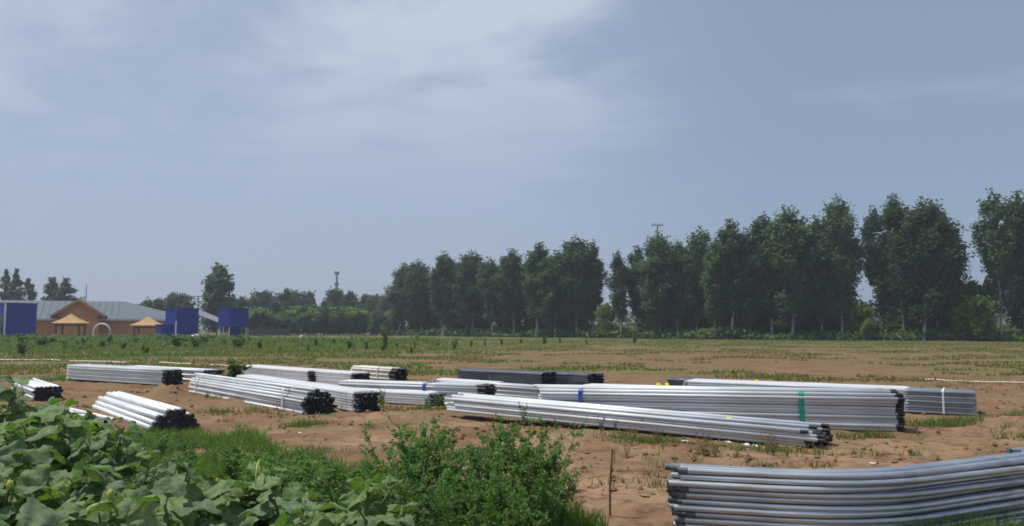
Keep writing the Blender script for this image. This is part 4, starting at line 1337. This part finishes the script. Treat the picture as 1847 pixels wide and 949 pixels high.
def broad_plant(p, h, n, leaf, label, group, seed, bud=False, tendril=False):
    rng = random.Random(seed)
    o = thing('broad_leaved_plant', label, 'plant', on(p), rng.uniform(0, 6.28), group)
    mb = MB()
    lx, ly = rng.gauss(0, .12) * h, rng.gauss(0, .12) * h
    def sp(t): return Vector((lx * t * t, ly * t * t, h * .82 * t))
    mb.tube([sp(-.06), sp(.33), sp(.66), sp(1.0)], [.017, .014, .011, .006], 7)
    link('stem', mb.mesh('stem', [M['stem']]), o)
    for i in range(n):
        t = .18 + .82 * (i + rng.random()) / n
        s = leaf * rng.uniform(.45, 1.22) * (1.0 if t < .85 else .75)
        link('leaf', LEAF[rng.randrange(len(LEAF))], o, sp(t), (rng.gauss(-.10, .46), rng.gauss(0, .48), i * 2.4 + rng.gauss(0, .3)), (s * rng.uniform(.85, 1.15), s, s))
    if bud:
        q = MB(); q.tube([(0, 0, -.02), (0, 0, .02), (.004, 0, .05), (.006, 0, .09)], [.012, .028, .034, .006], 8)
        q.tube([(0, 0, .04), (.03, .01, .08)], [.02, .003], 6); q.tube([(0, 0, .04), (-.02, -.025, .085)], [.02, .003], 6)
        link('flower_bud', q.mesh('flower_bud', [M['flower']]), o, sp(1.0), (0, 0, 0), (.6, .6, .6))
    if tendril:
        q = MB(); q.tube([(.10 * math.cos(t) * (1 - t / 9), 0, .10 * math.sin(t) * (1 - t / 9) + .05) for t in np.linspace(3.0, -1.6, 16)], [.008 - .0004 * k for k in range(16)], 6)
        link('tendril', q.mesh('tendril', [M['flower']]), o, sp(1.0))
    return o

seedk = 700
r2 = random.Random(9)
rows_ = [(3.2, 200, 800, .80, .20), (3.7, -20, 730, .92, .21), (4.2, -40, 660, .90, .21), (4.7, -40, 540, .92, .22), (5.3, -40, 400, .98, .22), (6.0, -40, 300, 1.04, .23), (6.8, -40, 225, 1.12, .23), (7.6, -40, 165, 1.22, .23), (8.5, -60, 110, 1.42, .23)]
for d, a, b, hh_, lf in rows_:
    step = .36 / d * F
    px = a + r2.uniform(0, step * .6)
    while px < b:
        p = at(px, d + r2.uniform(-.25, .25))
        edge = max(.66, min(1.0, (b - px) / 170 + .66))
        bud, ten = r2.random() < .12, r2.random() < .10
        what = {(0, 0): "plain", (1, 0): "with a yellow-green bud", (0, 1): "with a curled pale tendril", (1, 1): "with bud and curled tendril"}[(int(bud), int(ten))]
        lab = "broad-leaved green plant %s in the dense patch beside the capped pipes" % what if what != "plain" else "broad-leaved green plant without buds in the dense patch beside the capped pipes"
        broad_plant(p, hh_ * edge * r2.uniform(.8, 1.12), 30, lf * .84 * r2.uniform(.85, 1.2), lab, "broad-leaved plants " + (what if what != "plain" else "without buds"), seedk, bud=bud, tendril=ten)
        seedk += 1
        px += step * r2.uniform(.8, 1.2)

for px, d, hh_ in [(545, 4.3, .95), (600, 3.9, 1.02), (655, 3.8, 1.02), (700, 3.6, .98), (640, 3.4, 1.02), (480, 4.7, .95), (520, 3.7, 1.02), (740, 3.4, .92), (590, 3.4, 1.0), (690, 3.2, .95), (440, 4.2, 1.0)]:
    broad_plant(at(px, d), hh_, 24, .17, "bright broad-leaved plant growing in front of the tall weed thicket", "broad-leaved plants before the thicket", seedk)
    seedk += 1

# ------------------------------------------------------------------ haze
hz, hnt, hb, hout = new_mat('haze_air')
hnt.nodes.remove(hb)
pv = hnt.nodes.new('ShaderNodeVolumePrincipled')
pv.inputs['Color'].default_value = (0.80, 0.88, 1.0, 1)
pv.inputs['Density'].default_value = 0.0006
pv.inputs['Anisotropy'].default_value = 0.2
hnt.links.new(pv.outputs[0], hout.inputs['Volume'])
mb = MB(); mb.box((-2400, -400, -3), (2400, 2400, 26))
ho = link('haze', mb.mesh('haze', [hz]), kind='stuff')
tag(ho, "thin pale summer haze over the whole field", 'haze', kind='stuff')
